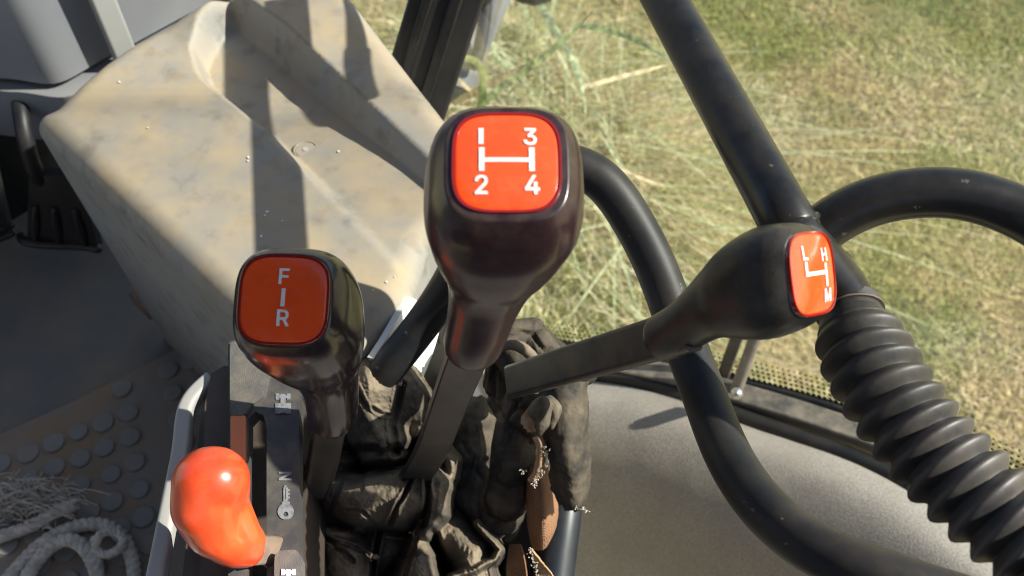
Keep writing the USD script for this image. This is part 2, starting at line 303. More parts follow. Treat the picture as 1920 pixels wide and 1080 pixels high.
tag(obj('ground', ground, M['soil'], smooth=True), kind='structure')
def gh(x, y): return GZ + .05 * (meshkit.fbm(np.stack([x * 1.3 + 40, y * 1.3 + 40, 0 * x], -1), 4, 3) - .5)
BG = .40                                           # the window's plane
floor = extr(sg.Polygon([T(-.35, -.75, 0)[:2], T(1.1, -.75, 0)[:2], T(1.1, -.02, 0)[:2], T(.46, .02, 0)[:2], T(.41, .10, 0)[:2], T(.36, .20, 0)[:2], T(.25, .27, 0)[:2], T(-.35, .30, 0)[:2]]), .03)
floor.apply_translation([0, 0, -.034])
tag(obj('cab_floor', floor, M['floor'], smooth=False), kind='structure')

# ------------------------------------------------------------------ cab shell (roof, posts, window)
sw = thing('side_window', 'tinted cab window pane with dotted black edge looking out on the mown lawn', 'window', T(.3, BG, 0))
edge = [(640, 556), (760, 570), (860, 590), (1040, 637), (1200, 662), (1390, 707), (1560, 752), (1720, 806), (1900, 885), (2060, 980), (2250, 1110), (2450, 1270)]
def zs(x): return np.interp(x, [900, 1040, 2060], [-.085, -.065, .075])
lo = np.array([WB(x, y, BG) if x < 900 else WZ(x, y, zs(x)) for x, y in edge])
lo = spline(lo, 60)
hi = lo.copy(); hi[:, 2] = 1.25
def strip(lo, hi, off=0., th=.004):
    n = len(lo); o = E2 * off; b = E2 * th
    v = np.vstack([lo + o, hi + o, lo + o + b, hi + o + b]); i = np.arange(n - 1)
    f = np.vstack([np.stack([i, i + 1, i + n + 1], -1), np.stack([i, i + n + 1, i + n], -1), np.stack([i, i + n + 1, i + 1], -1)[:, [0, 1, 2]] + 2 * n, np.stack([i, i + n, i + n + 1], -1) + 2 * n,
                   np.stack([i, i + 2 * n, i + 1], -1), np.stack([i + 1, i + 2 * n, i + 2 * n + 1], -1), np.stack([i + n, i + n + 1, i + 3 * n], -1), np.stack([i + n + 1, i + 3 * n + 1, i + 3 * n], -1)])
    t = trimesh.Trimesh(v, f, process=False); trimesh.repair.fix_normals(t); return t
obj('pane', strip(lo, hi), M['glass'], sw, smooth=False)
# the printed dots along the pane's lower edge, as discs on the glass
dots = []; seglen = np.concatenate([[0], np.cumsum(np.linalg.norm(np.diff(lo, axis=0), axis=1))])
disc0 = np.array([[math.cos(k * math.pi / 3), math.sin(k * math.pi / 3)] for k in range(6)])
for row in range(5):
    s = np.arange((row % 2) * .0031, seglen[-1], .0062)
    p = np.stack([np.interp(s, seglen, lo[:, k]) for k in range(3)], -1); rr = .0027 - .0003 * row
    p = p + ZZ * (.004 + row * .0088) - E2 * .0012
    for q in p: dots.append(q + rr * disc0[:, :1] * E1 + rr * disc0[:, 1:] * ZZ)
dv = np.array(dots); nd = len(dv); df = (np.array([[0, 1, 2], [0, 2, 3], [0, 3, 4], [0, 4, 5]])[None] + 6 * np.arange(nd)[:, None, None]).reshape(-1, 3)
tag(obj('printed_dots', trimesh.Trimesh(dv.reshape(-1, 3), df, process=False), M['seal'], sw, smooth=False), kind='stuff')
obj('lower_seal', sweep([p - ZZ * .010 - E2 * .006 for p in lo[::4]], rect(.024, .014, .004), ZZ), M['seal'], sw)
railc = [WZ(x, y, zs(x) + .018) for x, y in [(900, 655), (1040, 675), (1210, 703), (1392, 751), (1590, 815), (1760, 885), (1900, 960), (2040, 1050), (2230, 1190), (2420, 1350)]]
obj('sill_rail', sweep(railc, rect(.034, .026, .003), ZZ, 70), M['frame'], sw)
seal2 = [WZ(x, y, zs(x) + .022) for x, y in [(960, 700), (1110, 706), (1210, 723), (1300, 749), (1400, 786), (1560, 843), (1700, 908), (1840, 1000), (1960, 1095), (2150, 1260), (2340, 1440)]]
obj('inner_seal', tube(seal2, .0105, 80, 10), M['seal'], sw)

ps = thing('front_post', 'ribbed black cab post between the grey console and the window', 'cab post', T(.1, .3, .2))
p0, p1 = W(733, 330, .90), W(872, -110, .80)
ax = (p1 - p0) / np.linalg.norm(p1 - p0)
obj('post_body', sweep([p0, p1], rect(.066, .03, .004), RGT, 10), M['seal'], ps)
for o, wv in ((-.014, .010), (.012, .012)):
    obj('post_rib', sweep([p0 + RGT * o + UPV * 0 - FWD * .017, p1 + RGT * o - FWD * .017], rect(wv, .012, .003), RGT, 8), M['black_paint'], ps)

rp = thing('lower_post', 'dusty brown metal post with black edge beside the white console end', 'cab post', W(790, 600, .86))
obj('post_face', sweep([W(800, 420, .86), W(815, 720, .80)], rect(.032, .02, .002), RGT, 10), M['brown_metal'], rp)
obj('post_edge', sweep([W(806, 420, .825), W(856, 720, .77)], rect(.02, .02, .003), RGT, 10), M['seal'], rp)

st = thing('window_strut', 'thin brown strut bolted to the window sill behind the range lever', 'strut', WZ(1378, 735, zs(1379) + .03))
obj('strut_rod', tube([WZ(1379, 735, zs(1379) + .03), WZ(1379, 735, zs(1379) + .03) + (WZ(1412, 600, zs(1379)+.03) - WZ(1379, 735, zs(1379)+.03)) * .35 + ZZ * .10], .0068, 10, 14), M['brown_metal'], st)
obj('strut_plate', sweep([WZ(1352, 715, zs(1352) + .02), WZ(1352, 715, zs(1352) + .02) + (WZ(1388, 590, .05) - WZ(1352, 715, .05)) * .35 + ZZ * .10], rect(.014, .004, .001), E1, 8), M['frame'], st)
obj('bolt', tube([WZ(1381, 738, .075), WZ(1381, 738, .05)], .0066, 4, 10), M['bolt'], st)

rf = thing('cab_roof', 'dark lined cab roof above the levers, outside the picture', 'roof', T(.4, 0, 1.6))
obj('roof_panel', box(T(.35, -.55, 1.62), E1, E2, ZZ, 1.7, .85, .08, .02), M['roof'], rf, smooth=False)
se = thing('driver_seat', 'dark driver seat with high backrest behind the camera, outside the picture', 'seat', T(.95, -.45, 0))
obj('seat_cushion', box(T(.92, -.50, .30), E1, E2, ZZ, .40, .46, .14, .04), M['roof'], se, smooth=30)
obj('backrest', box(T(1.10, -.50, .72), E1, E2, ZZ, .10, .46, .70, .04), M['roof'], se, smooth=30)
cs = thing('cab_side', 'dark cab side and rear lining opposite the window, outside the picture', 'cab wall', T(.4, -.9, .6))
obj('side_panel', box(T(.35, -.95, .76), E1, E2, ZZ, 1.5, .04, 1.56, .01), M['roof'], cs, smooth=False)
obj('rear_panel', box(T(1.15, -.42, .38), E1, E2, ZZ, .04, 1.0, .9, .01), M['roof'], cs, smooth=False)

# ------------------------------------------------------------------ console cowl
def smooth01(x, a, b): t = np.clip((x - a) / (b - a), 0, 1); return t * t * (3 - 2 * t)
poly = [(-.020, -.003)] + [(-.008 - .034 * math.sin(math.pi * min(b / .24, 1)), b) for b in np.linspace(.02, .22, 8)] + [(-.03, .30), (.07, .291), (.123, .276), (.203, .254), (.275, .235), (.312, .222), (.331, .143), (.36, .095), (.366, .051), (.366, .0)]
CP = sg.Polygon(poly).buffer(-.012).buffer(.012, quad_segs=8)
def ctop(a, b):
    gl = .132 - .06 * np.clip((a - .14), 0, None) * 1.8                 # edge between the near slab and the groove
    gr = .207 - .10 * np.clip(a - .06, 0, None)
    slab = .36 + .015 * smooth01(b, .135, .20)
    fl = .337 + .020 * smooth01(a, .09, .29)
    ae = np.interp(b, [.110, .132, .148, .175, .20, .23], [.09, .046, .012, -.008, -.016, -.018])
    inside = smooth01(b, gl - .004, gl + .007) * (1 - smooth01(b, gr - .005, gr + .012)) * smooth01(a - ae, -.006, .012)
    z = slab * (1 - inside) + fl * inside
    d = shapely.distance(shapely.points(a, b), CP.exterior); r = .022
    q = np.clip(1 - d / r, 0, 1); return z - r * (1 - np.sqrt(1 - q * q * .98))
ring = np.array(CP.exterior.segmentize(.008).coords)[:-1]
gA, gB = np.meshgrid(np.arange(-.05, .41, .0027), np.arange(-.004, .31, .0027), indexing='ij')
keep = shapely.contains_xy(CP.buffer(-.0016), gA.ravel(), gB.ravel())
inner = [np.array(CP.buffer(-o).exterior.segmentize(.006).coords)[:-1] for o in (.0004, .0012)]
P2 = np.vstack([ring, *inner, np.stack([gA.ravel()[keep], gB.ravel()[keep]], -1)])
from scipy.spatial import Delaunay
tri = Delaunay(P2).simplices; cen = P2[tri].mean(1); tri = tri[shapely.contains_xy(CP.buffer(1e-5), cen[:, 0], cen[:, 1])]
zt = ctop(P2[:, 0], P2[:, 1]); V = ORG + P2[:, :1] * E1 + P2[:, 1:] * E2 + zt[:, None] * ZZ
nr = len(ring); low = V[:nr].copy(); low[:, 2] = -.003
v = np.vstack([V, low]); i = np.arange(nr); k = (i + 1) % nr; o = len(V)
f = np.vstack([tri, np.stack([i, i + o, k + o], -1), np.stack([i, k + o, k], -1)])
cm = trimesh.Trimesh(v, f, process=False); trimesh.repair.fix_normals(cm)
con = thing('side_console', 'dusty grey moulded plastic console with a deep diagonal groove', 'console', T(.2, .12, 0))
obj('cowl', cm, M['console'], con, smooth=50)
def on_console(x, y, z0=.36):
    z = z0
    for _ in range(8):
        p = WZ(x, y, z); q = (p - ORG); z = float(ctop(np.array([q @ E1]), np.array([q @ E2]))[0])
    return WZ(x, y, z)
bp = on_console(573, 281)
tor = trimesh.creation.torus(.0098, .0009, 40, 8); tor.apply_translation(bp); obj('boss_ring', tor, M['console'], con)
dsk = trimesh.creation.cylinder(.0085, .0012, sections=32); dsk.apply_translation(bp); obj('boss_disc', dsk, M['console'], con)
dsk = trimesh.creation.cylinder(.0024, .0022, sections=18); dsk.apply_translation(bp); obj('boss_pin', dsk, M['dash_edge'], con)
obj('end_plate', patch([[WZ(768, 556, .352), WZ(830, 590, .30)], [WZ(738, 612, .352), WZ(812, 660, .30)], [WZ(700, 672, .352), WZ(778, 740, .30)]], 8, 8, .006, 0.), M['white_metal'], con, smooth=30)
lt = WZ(282, 562, .10)
for z in np.linspace(.05, .35, 60):
    c = WZ(282, 562, z)
    if (c - ORG) @ E2 > -.003: lt = c; break
obj('latch', box(lt - E2 * .008, E1, E2, ZZ, .040, .014, .020, .003), M['stem'], con)
fl = []
for x, y, s in [(466, 296, 4), (466, 303, 3), (502, 398, 5), (497, 405, 3), (490, 444, 4), (635, 285, 4), (737, 266, 4), (224, 155, 4), (278, 241, 3), (530, 415, 2), (610, 555, 3), (700, 545, 2), (725, 530, 3), (740, 520, 2), (668, 604, 3)]:
    c = on_console(x, y) + ZZ * .0006; r = rpx(s, .7); g = sg.Point(0, 0).buffer(1, quad_segs=3); q = np.array(g.exterior.coords)[:-1] * (r * .62 * rng.uniform(.4, 1.4, (len(g.exterior.coords) - 1, 1)))
    fl.append(place(extr(sg.Polygon(q), .0006), c, E1, E2, ZZ))
tag(obj('paint_fleck', cat(fl), M['white'], con, smooth=False), kind='stuff')

# ------------------------------------------------------------------ dash panel, far left
dp = thing('dash_panel', 'smooth blue-grey dash panel in the far left corner beyond the console', 'dash panel', (-.48, .71, .2))
cor = WZ(108, 160, .25)
D1 = np.array([.694, .72, 0]); D0 = np.array([-1, .16, 0]) / np.linalg.norm([-1, .16])
prof = [cor + D0 * .45, cor + D0 * .07, cor + D0 * .02, cor + (D0 + D1) * .004, cor + D1 * .02, cor + D1 * .07, cor + D1 * .5]
prof = np.vstack([[prof[0]], spline(prof[1:6], 16), [prof[6]]])
def wall(pr, z0, z1, lean=(0, 0, 0)):
    n = len(pr); a = pr.copy(); a[:, 2] = z0; b = pr + np.array(lean); b[:, 2] = z1; back = np.array([-.3, .6, 0])
    return loft([np.vstack([a, a[::-1] + back * .1]), np.vstack([b, b[::-1] + back * .1])])
obj('upper_panel', wall(prof, .25, 1.0, (.03, -.02, 0)), M['dash'], dp, smooth=60)
obj('lower_lip', wall(prof - np.array([-.012, .012, 0]), .17, .242), M['dash'], dp, smooth=60)
q0, q1 = WZ(168, 125, .42), None
f0 = cor + D1 * .075; 
obj('panel_ridge', sweep([f0 + ZZ * .0 + np.array([.012, -.014, 0]), f0 + np.array([.05, -.034, .8])], rect(.026, .010, .004), D1, 12), M['dash_edge'], dp)

# ------------------------------------------------------------------ pedal
pd = thing('foot_pedal', 'black ribbed rubber foot pedal in the shade under the console corner', 'pedal', WZ(120, 470, .03))
pc = [WZ(50, 455, .05), WZ(185, 470, .04), WZ(150, 330, .16), WZ(55, 330, .16)]
obj('pad', patch([[pc[3], pc[2]], [(pc[0] + pc[3]) / 2, (pc[1] + pc[2]) / 2], [pc[0], pc[1]]], 10, 10, .014, .001), M['pedal'], pd)
for s in (.18, .5, .86):
    a = pc[0] + (pc[1] - pc[0]) * s; b = pc[3] + (pc[2] - pc[3]) * (s * .8 + .05)
    obj('rib', tube([a + ZZ * .012, a + (b - a) * .45 + ZZ * .012], [.004, .006, .004], 10, 8), M['pedal'], pd)
obj('front_lip', tube([pc[0] + ZZ * .003 - E1 * .01, pc[0] + ZZ * .003, (pc[0] + pc[1]) / 2 + ZZ * .003, pc[1] + ZZ * .004], .006, 20, 10), M['pedal'], pd)
obj('pedal_arm', tube([WZ(75, 335, .15), WZ(58, 300, .18), WZ(44, 240, .21), WZ(36, 170, .22)], .009, 20, 10), M['rail_paint'], pd)
pd2 = thing('foot_pedal', 'second black pedal at the left picture edge showing only two shiny ribs', 'pedal', WZ(0, 440, .04))
obj('pad', patch([[WZ(-150, 330, .16), WZ(-10, 330, .16)], [WZ(-160, 455, .05), WZ(20, 448, .05)]], 8, 8, .014, .001), M['pedal'], pd2)
for y in (430, 446): obj('rib', tube([WZ(-30, y + 16, .062), WZ(22, y - 8, .068)], .004, 8, 8), M['pedal'], pd2)

fw = thing('firewall', 'dark cab front wall in the shade behind the pedals', 'cab wall', T(-.3, -.2, .1))
obj('wall_panel', box(T(-.325, -.30, .12), E1, E2, ZZ, .02, .90, .28, .004), M['rail_paint'], fw, smooth=False)

# ------------------------------------------------------------------ floor mat with studs
mt = thing('floor_mat', 'brown-dusted grey rubber floor mat with round studs', 'floor mat', T(.3, -.3, 0))
mpoly = sg.Polygon([WZ(150, 755, 0)[:2], WZ(345, 655, 0)[:2], WZ(480, 600, 0)[:2], WZ(620, 1300, 0)[:2], WZ(-60, 1300, 0)[:2], WZ(-420, 1010, 0)[:2]]).buffer(-.01).buffer(.01)
mm = extr(mpoly, .008); mm.apply_translation([0, 0, -.0005]); obj('mat_sheet', mm, M['mat'], mt, smooth=False)
s0 = WZ(145, 772, 0); da = WZ(197, 799, 0) - s0; db = WZ(190, 754, 0) - s0
for i in range(-9, 12):
    for j in range(-9, 9):
        p = s0 + da * i + db * j
        if (i + j) % 7 == 3: continue
        v = p - EYE; d = v @ FWD; x, y = 960 + FPX * (v @ RGT) / d, 540 - FPX * (v @ UPV) / d
        if not (-20 < x < 420 and y < 1100) or not mpoly.buffer(-.014).contains(sg.Point(p[:2])): continue
        p = p + (da * rng.normal(0, .03) + db * rng.normal(0, .03)); r = .0110 + .0006 * rng.standard_normal(); prof = np.array([[r * 1.03, 0], [r, .0026], [r * .94, .0034], [r * .6, .0037], [0, .0038]])
        s = trimesh.creation.revolve(prof, sections=18); s.apply_translation(p + ZZ * .0072); obj('stud', s, M['stud'], mt, smooth=60)

# ------------------------------------------------------------------ rope
rp_ = thing('rope', 'grey twisted rope looped on the floor mat with a frayed end', 'rope', WZ(140, 1020, 0))
def twisted(px, r=.0068, pitch=.022, z=None):
    p = spline([WZ(x, y, zz) for x, y, zz in px], 160); t, u, w = frames(p)
    s = np.concatenate([[0], np.cumsum(np.linalg.norm(np.diff(p, axis=0), axis=1))]); out = []
    for k in range(3):
        a = 2 * np.pi * (s / pitch + k / 3); c = p + .52 * r * (np.cos(a)[:, None] * u + np.sin(a)[:, None] * w)
        out.append(tube(c, r * .56, 0, 7, smooth=False))
    return cat(out)
obj('rope_strand', twisted([(-30, 1130, .016), (30, 1068, .016), (80, 1018, .018), (140, 988, .02), (195, 985, .02), (232, 1012, .018), (248, 1050, .016), (255, 1110, .016)]), M['rope'], rp_, smooth=True)
obj('rope_strand', twisted([(20, 1140, .02), (52, 1080, .022), (90, 1030, .026), (128, 1012, .03), (160, 1030, .03), (180, 1070, .026), (188, 1120, .02)]), M['rope'], rp_, smooth=True)
obj('rope_loop', twisted([(178, 1010, .03), (190, 1038, .03), (212, 1036, .03), (232, 1015, .032), (215, 998, .034), (192, 1000, .038), (180, 1020, .034), (186, 1060, .028)], .0045, .016), M['rope'], rp_, smooth=True)
obj('rope_strand', twisted([(-40, 1030, .018), (10, 1003, .02), (60, 985, .024), (100, 962, .028), (138, 948, .03)], .0066, .024), M['rope'], rp_, smooth=True)
fib = []
for k in range(240):
    x0, y0 = rng.normal(45, 40), rng.normal(948, 18); an = rng.uniform(-.6, 3.6); ln = rng.uniform(25, 75); cu = rng.normal(0, 28)
    x1, y1 = x0 + ln * math.cos(an), y0 - ln * math.sin(an) * .55; xm, ym = (x0 + x1) / 2 - cu * .4, (y0 + y1) / 2 - abs(cu) * .5
    z = rng.uniform(.015, .05)
    fib.append(tube([WZ(x0, y0, .014), WZ(xm, ym, z), WZ(x1, y1, z * .8)], .0005, 7, 4, roundends=False))
obj('frayed_end', cat(fib), M['rope'], rp_, smooth=False)

# ------------------------------------------------------------------ grey fender cover
fc = thing('fender_cover', 'grey woven vinyl cover over the curved fender below the window', 'fender cover', T(.7, .2, 0))
far = spline([WZ(x, y, zs(x) + .03) for x, y in [(1000, 712), (1110, 716), (1210, 733), (1300, 760), (1400, 797), (1560, 852), (1700, 920), (1840, 1018), (1960, 1115), (2080, 1230), (2260, 1420)]], 70)
rows = []
for t in np.linspace(0, 1, 40):
    w = .36 * t; prof = .016 * (1 - (1 - min(t / .14, 1)) ** 2) - (9.0 * min(max(w - .028, 0), .095) ** 2 + 1.75 * max(w - .123, 0)) 
    rows.append(far - E2 * w + ZZ * (prof + .0))
rows.insert(0, far - ZZ * .02); rows = np.array(rows)
nu, nv = rows.shape[:2]; vv = rows.reshape(-1, 3); ii = (np.arange(nu - 1)[:, None] * nv + np.arange(nv - 1)[None]).ravel()
fm = trimesh.Trimesh(vv, np.vstack([np.stack([ii, ii + 1, ii + nv + 1], -1), np.stack([ii, ii + nv + 1, ii + nv], -1)]), process=False)
if fm.face_normals[:, 2].mean() < 0: fm.invert()
obj('cover_sheet', noisy(fm, .0016, 14, 4), M['fabric'], fc, smooth=True)

# ------------------------------------------------------------------ gear quadrant
QZ = .41
def qp(pts, z=QZ): return sg.Polygon([WZ(x, y, z)[:2] for x, y in pts])
def qplate(pts, z0, z1, rnd=.003, holes=()):
    g = qp(pts, z1)
    for h in holes: g = g.difference(qp(h, z1).buffer(-.002).buffer(.002))
    g = g.buffer(-rnd).buffer(rnd, quad_segs=6); m = extr(g, z1 - z0); m.apply_translation([0, 0, z0]); return m
gq = thing('shift_quadrant', 'dark grey lever quadrant panel printed with key and tractor symbols', 'lever panel', WZ(480, 900, 0))
obj('top_plate', qplate([(428, 640), (500, 630), (560, 690), (562, 1180), (500, 1180), (500, 800), (494, 778), (478, 772), (466, 785), (464, 1180), (428, 1180)], QZ - .012, QZ), M['quadrant'], gq, smooth=30)
obj('end_pad', qplate([(431, 640), (520, 640), (496, 742), (470, 760), (458, 778), (431, 778)], QZ, QZ + .003), M['quadrant_top'], gq, smooth=30)
obj('lower_pad', qplate([(515, 1033), (555, 1030), (566, 1045), (567, 1180), (512, 1180)], QZ + .001, QZ + .010, .004), M['quadrant_top'], gq, smooth=30)
obj('slot_wall', qplate([(462, 770), (502, 770), (502, 1180), (462, 1180)], QZ - .06, QZ - .05), M['quadrant_side'], gq, smooth=False)
obj('orange_strip', qplate([(432, 779), (460, 779), (460, 1000), (432, 1000)], QZ - .001, QZ + .0025, .001), M['orange_strip'], gq, smooth=False)
obj('side_step', qplate([(396, 700), (430, 680), (430, 1180), (372, 1180), (384, 760)], QZ - .04, QZ - .012), M['quadrant_side'], gq, smooth=30)
obj('side_skirt', qplate([(384, 720), (405, 700), (380, 1180), (330, 1180)], QZ - .08, QZ - .02), M['quadrant_side'], gq, smooth=30)
trim = [WZ(x, y, QZ - .02) for x, y in [(398, 712), (372, 735), (352, 765), (342, 830), (330, 900), (312, 990), (292, 1090), (270, 1180)]]
obj('grey_trim', sweep(trim, rect(.010, .012, .003), RGT, 50), M['rim_grey'], gq)
bx = qp([(400, 730), (560, 730), (565, 1180), (340, 1180)], QZ - .05); bm = extr(bx, QZ - .065); obj('box_body', bm, M['quadrant_side'], gq, smooth=False)
def flat(shape, px, py, sc, rot=0., z=QZ + .0003, h=.0004, sx=1.):
    """print lying on the quadrant, drawn in pixels of the photograph's scale, upright in the panel"""
    g = affinity.scale(affinity.rotate(shape, rot, origin=(0, 0)), sc * sx, sc, origin=(0, 0)); o = WZ(px, py, z)
    ex = WZ(px + 10, py, z) - o; ey = WZ(px, py - 10, z) - o; k = np.linalg.norm(ex) / 10; ex /= np.linalg.norm(ex); ky = np.linalg.norm(ey) / 10; ey /= np.linalg.norm(ey)
    return place(extr(affinity.scale(g, k, ky, origin=(0, 0)), h), o, ex, ey, ZZ)
B = lambda x0, y0, x1, y1: sg.box(x0, y0, x1, y1)
def tractor():
    return shapely.union_all([B(-4, -17, 4, 17), B(-11, 11, 11, 15), B(-13, 8, -8, 18), B(8, 8, 13, 18), B(-14, -18, -6, 0), B(6, -18, 14, 0), B(-7, -13, 7, -4)]).buffer(.8)
obj('tractor_symbol', flat(tractor(), 531, 757, 1.0), M['grey_print'], gq, smooth=False)
obj('tractor_symbol', flat(tractor(), 541, 1086, 1.0, z=QZ + .0103), M['white'], gq, smooth=False)
Nn = shapely.union_all([B(-8, -12, -4.2, 12), B(4.2, -12, 8, 12), sg.Polygon([(-8, 12), (-3.6, 12), (8, -12), (3.6, -12)])])
obj('letter', flat(Nn, 535, 893, 1.0, 90), M['grey_print'], gq, smooth=False)
key = shapely.union_all([sg.Point(0, -22).buffer(15), B(-4.5, -9, 4.5, 22), sg.Polygon([(-4.5, 22), (4.5, 22), (1, 27), (-2, 27)]), B(-7.5, -8, 7.5, -4)] + [B(4, y, 7.5, y + 3.5) for y in (2, 9, 15.5)]).difference(sg.Point(0, -27).buffer(4.5)).difference(B(-1, 0, .6, 20))
obj('key_symbol', flat(key, 536, 937, 1.0), M['grey_print'], gq, smooth=False)

# ------------------------------------------------------------------ red handle lever
rh = thing('red_handle', 'glossy red kidney-shaped lever handle in front of the quadrant slot', 'lever', W(505, 1050, .5))
def ch(*q): return [(W(x, y, d), rpx(r, d)) for x, y, d, r in q]
hd = blob([ch((392, 905, .462, 68), (386, 948, .462, 64), (402, 990, .468, 54), (440, 1020, .474, 44), (462, 1030, .478, 34)), ch((392, 905, .462, 68), (402, 903, .462, 66), (420, 945, .470, 46), (450, 1006, .474, 40), (464, 1016, .478, 34))], .003, 14)
obj('handle_grip', hd, M['red'], rh, smooth=True)
obj('stem', sweep([W(470, 1030, .485), W(512, 1034, .50), W(520, 1100, .54)], rect(.016, .012, .002), UPV, 12), M['stem'], rh)

# ------------------------------------------------------------------ gear knobs
def sup(th, n): c, s = np.cos(th), np.sin(th); return np.sign(c) * np.abs(c) ** (2 / n), np.sign(s) * np.abs(s) ** (2 / n)
PROF = [(0, .010, 2.), (.012, .0128, 2.), (.04, .0142, 2.1), (.12, .0148, 2.1), (.26, .0156, 2.1), (.38, .0176, 2.2), (.49, .0212, 2.3), (.58, .0256, 2.4), (.68, .0291, 2.5), (.79, .0311, 2.7), (.88, .0298, 3.0), (.945, .0270, 3.2), (.985, .0237, 3.4), (1.0, .0222, 3.5)]
from scipy.interpolate import PchipInterpolator, CubicHermiteSpline
def knob(c0, d0, c1, n1, up, scale=1., fat=1., lift=0.):
    """a moulded knob from its neck c0 (direction d0) to the middle of its label c1 (normal n1)"""
    c0, c1 = np.asarray(c0), np.asarray(c1); d0, n1 = d0 / np.linalg.norm(d0), n1 / np.linalg.norm(n1); L = np.linalg.norm(c1 - c0)
    ts = np.unique(np.concatenate([np.linspace(0, .05, 6), np.linspace(.05, .9, 40), np.linspace(.9, 1, 10)])); pr = np.array(PROF)
    R = PchipInterpolator(pr[:, 0], pr[:, 1])(ts) * scale; n = np.interp(ts, pr[:, 0], pr[:, 2])
    C = CubicHermiteSpline([0, 1], [c0, c1], [d0 * L, n1 * L])(ts); wgt = smooth01(ts, .1, .85)
    th = np.linspace(0, 2 * np.pi, 72, endpoint=False); rings = []
    for k, t in enumerate(ts):
        z = d0 * (1 - wgt[k]) + n1 * wgt[k]; z /= np.linalg.norm(z); y = up - z * (up @ z); y /= np.linalg.norm(y); x = np.cross(y, z)
        cx, cy = sup(th, n[k]); f_ = 1 + (fat - 1) * wgt[k]
        rings.append(C[k] + R[k] * f_ * (cx[:, None] * x + cy[:, None] * y) + y * lift * wgt[k] * (1 - wgt[k]) * 4 * .5)
    y = up - n1 * (up @ n1); y /= np.linalg.norm(y)
    return loft(rings), np.cross(y, n1), y, n1
DOME = .0016
def dome_z(x, y, s): return DOME * (1 - np.clip((np.abs(x) / s) ** 3 + (np.abs(y) / s) ** 3, 0, 1) ** 1.0 * .9)
def label_mesh(s, n=3.6, z0=.0):
    th = np.linspace(0, 2 * np.pi, 96, endpoint=False); cx, cy = sup(th, n); rings = []
    for q, dz in ((1.0, -.0012), (1.0, 0.), (.985, .0006)): rings.append(np.stack([s * q * cx, s * q * cy, np.full(96, z0 + dz)], -1))
    for q in (.96, .92, .86, .78, .68, .56, .42, .28, .12): x, y = s * q * cx, s * q * cy; rings.append(np.stack([x, y, z0 + .0006 + (dome_z(x, y, s))], -1))
    return loft(rings)
def ringm(s0, s1, n, h):
    th = np.linspace(0, 2 * np.pi, 96, endpoint=False); cx, cy = sup(th, n)
    R_ = [np.stack([s * cx, s * cy, np.full(96, z)], -1) for s, z in ((s1, -.002), (s1, h * .3), (s1 * .99, h), (s0 * 1.01, h), (s0, h * .5), (s0, -.002))]
    return loft(R_, cap=False)
def onto(shape, s, h=.00035):
    m = extr(shape, h); m = m.subdivide_to_size(.0016) if True else m
    v = np.array(m.vertices); v[:, 2] += .0006 + dome_z(v[:, 0], v[:, 1], s) + .00005; return trimesh.Trimesh(v, m.faces, process=False)
def glyph(txt, x, y, h, bold=True):
    m = meshkit.text_mesh(txt, h, .0004, bold); m.apply_translation([x - m.bounds[:, 0].mean(), y - m.bounds[:, 1].mean(), 0])
    m = m.subdivide_to_size(.0016); v = np.array(m.vertices); v[:, 2] += .0006 + dome_z(v[:, 0], v[:, 1], .0205) + .00005; return trimesh.Trimesh(v, m.faces, process=False)
def mmv(m): return np.array(m)
def build_lever(name, label, c0, d0, c1, n1, up, km, marks, shaft, sec, hint, scale=1., fat=1., lift=0.):
    t = thing(name, label, 'lever', shaft[-1])
    k, x, y, z = knob(c0, d0, c1, n1, up, scale, fat, lift); kb = obj('knob', k, km, t, smooth=True)
    kb_x = kb; S = .0205 * scale
    obj('label_rim', place(ringm(S * .985, S * 1.05, 3.5, .0012), c1, x, y, z), M['rim'], kb, smooth=40)
    obj('label_plate', place(label_mesh(S), c1, x, y, z), M['label'], kb, smooth=40)
    for nm, m in marks:
        mv = m.copy(); vv_ = np.array(m.vertices); S_ = .0205; vv_ = np.stack([vv_[:, 0] * scale, vv_[:, 1] * scale, vv_[:, 2]], -1); mv.vertices = vv_; obj(nm, place(mv, c1, x, y, z), M['white'], kb, smooth=False)
    obj('shaft', sweep(shaft, sec, hint, 30), M['steel'], t)
    return t
mmk = .001
def bar(x0, y0, x1, y1): return onto(sg.box(x0 * mmk, y0 * mmk, x1 * mmk, y1 * mmk), .0205)
main_marks = [('numeral', bar(-11.0, 6.9, -9.0, 13.9)), ('numeral', glyph('3', .0092, .0102, .0070)), ('numeral', glyph('2', -.0098, -.0102, .0074)), ('numeral', glyph('4', .0098, -.0102, .0074)),
    ('gate_pattern', onto(shapely.union_all([sg.box(-.0108, -.0046, -.0086, .0054), sg.box(.0086, -.0046, .0108, .0054), sg.box(-.0088, -.0008, .0088, .0010)]), .0205))]
C0 = W(882, 652, .435); C1 = W(950, 305, .345); S0 = W(785, 885, .612)
build_lever('gear_lever', 'tall black four-speed gear lever with orange numbered top, nearest the window glass', C0, C0 - S0, C1, camv((.02, .30, .95)), UPV, M['knob'], main_marks,
    [C0 + (C0 - S0) * .12, C0, W(835, 775, .52), W(818, 822, .555), S0, W(740, 935, .665)], rect(.0205, .008, .001), RGT, fat=1.06)
fr_marks = [('letter', glyph('F', -.0003, .0108, .0072)), ('direction_bar', bar(-.9, -3.4, .9, 5.0)), ('letter', glyph('R', .0006, -.0088, .0074))]
F0 = W(620, 786, .525); F1 = W(533, 562, .415); FS = W(585, 915, .62)
build_lever('direction_lever', 'black lever with F and R on its orange top, left of the numbered lever', F0, F0 - FS, F1, camv((-.02, .16, .98)), UPV + RGT * .03, M['knob_gloss'], fr_marks,
    [F0 + (F0 - FS) * .1, F0, W(606, 860, .575), FS], rect(.020, .014, .003), RGT, scale=1.0, fat=.97)
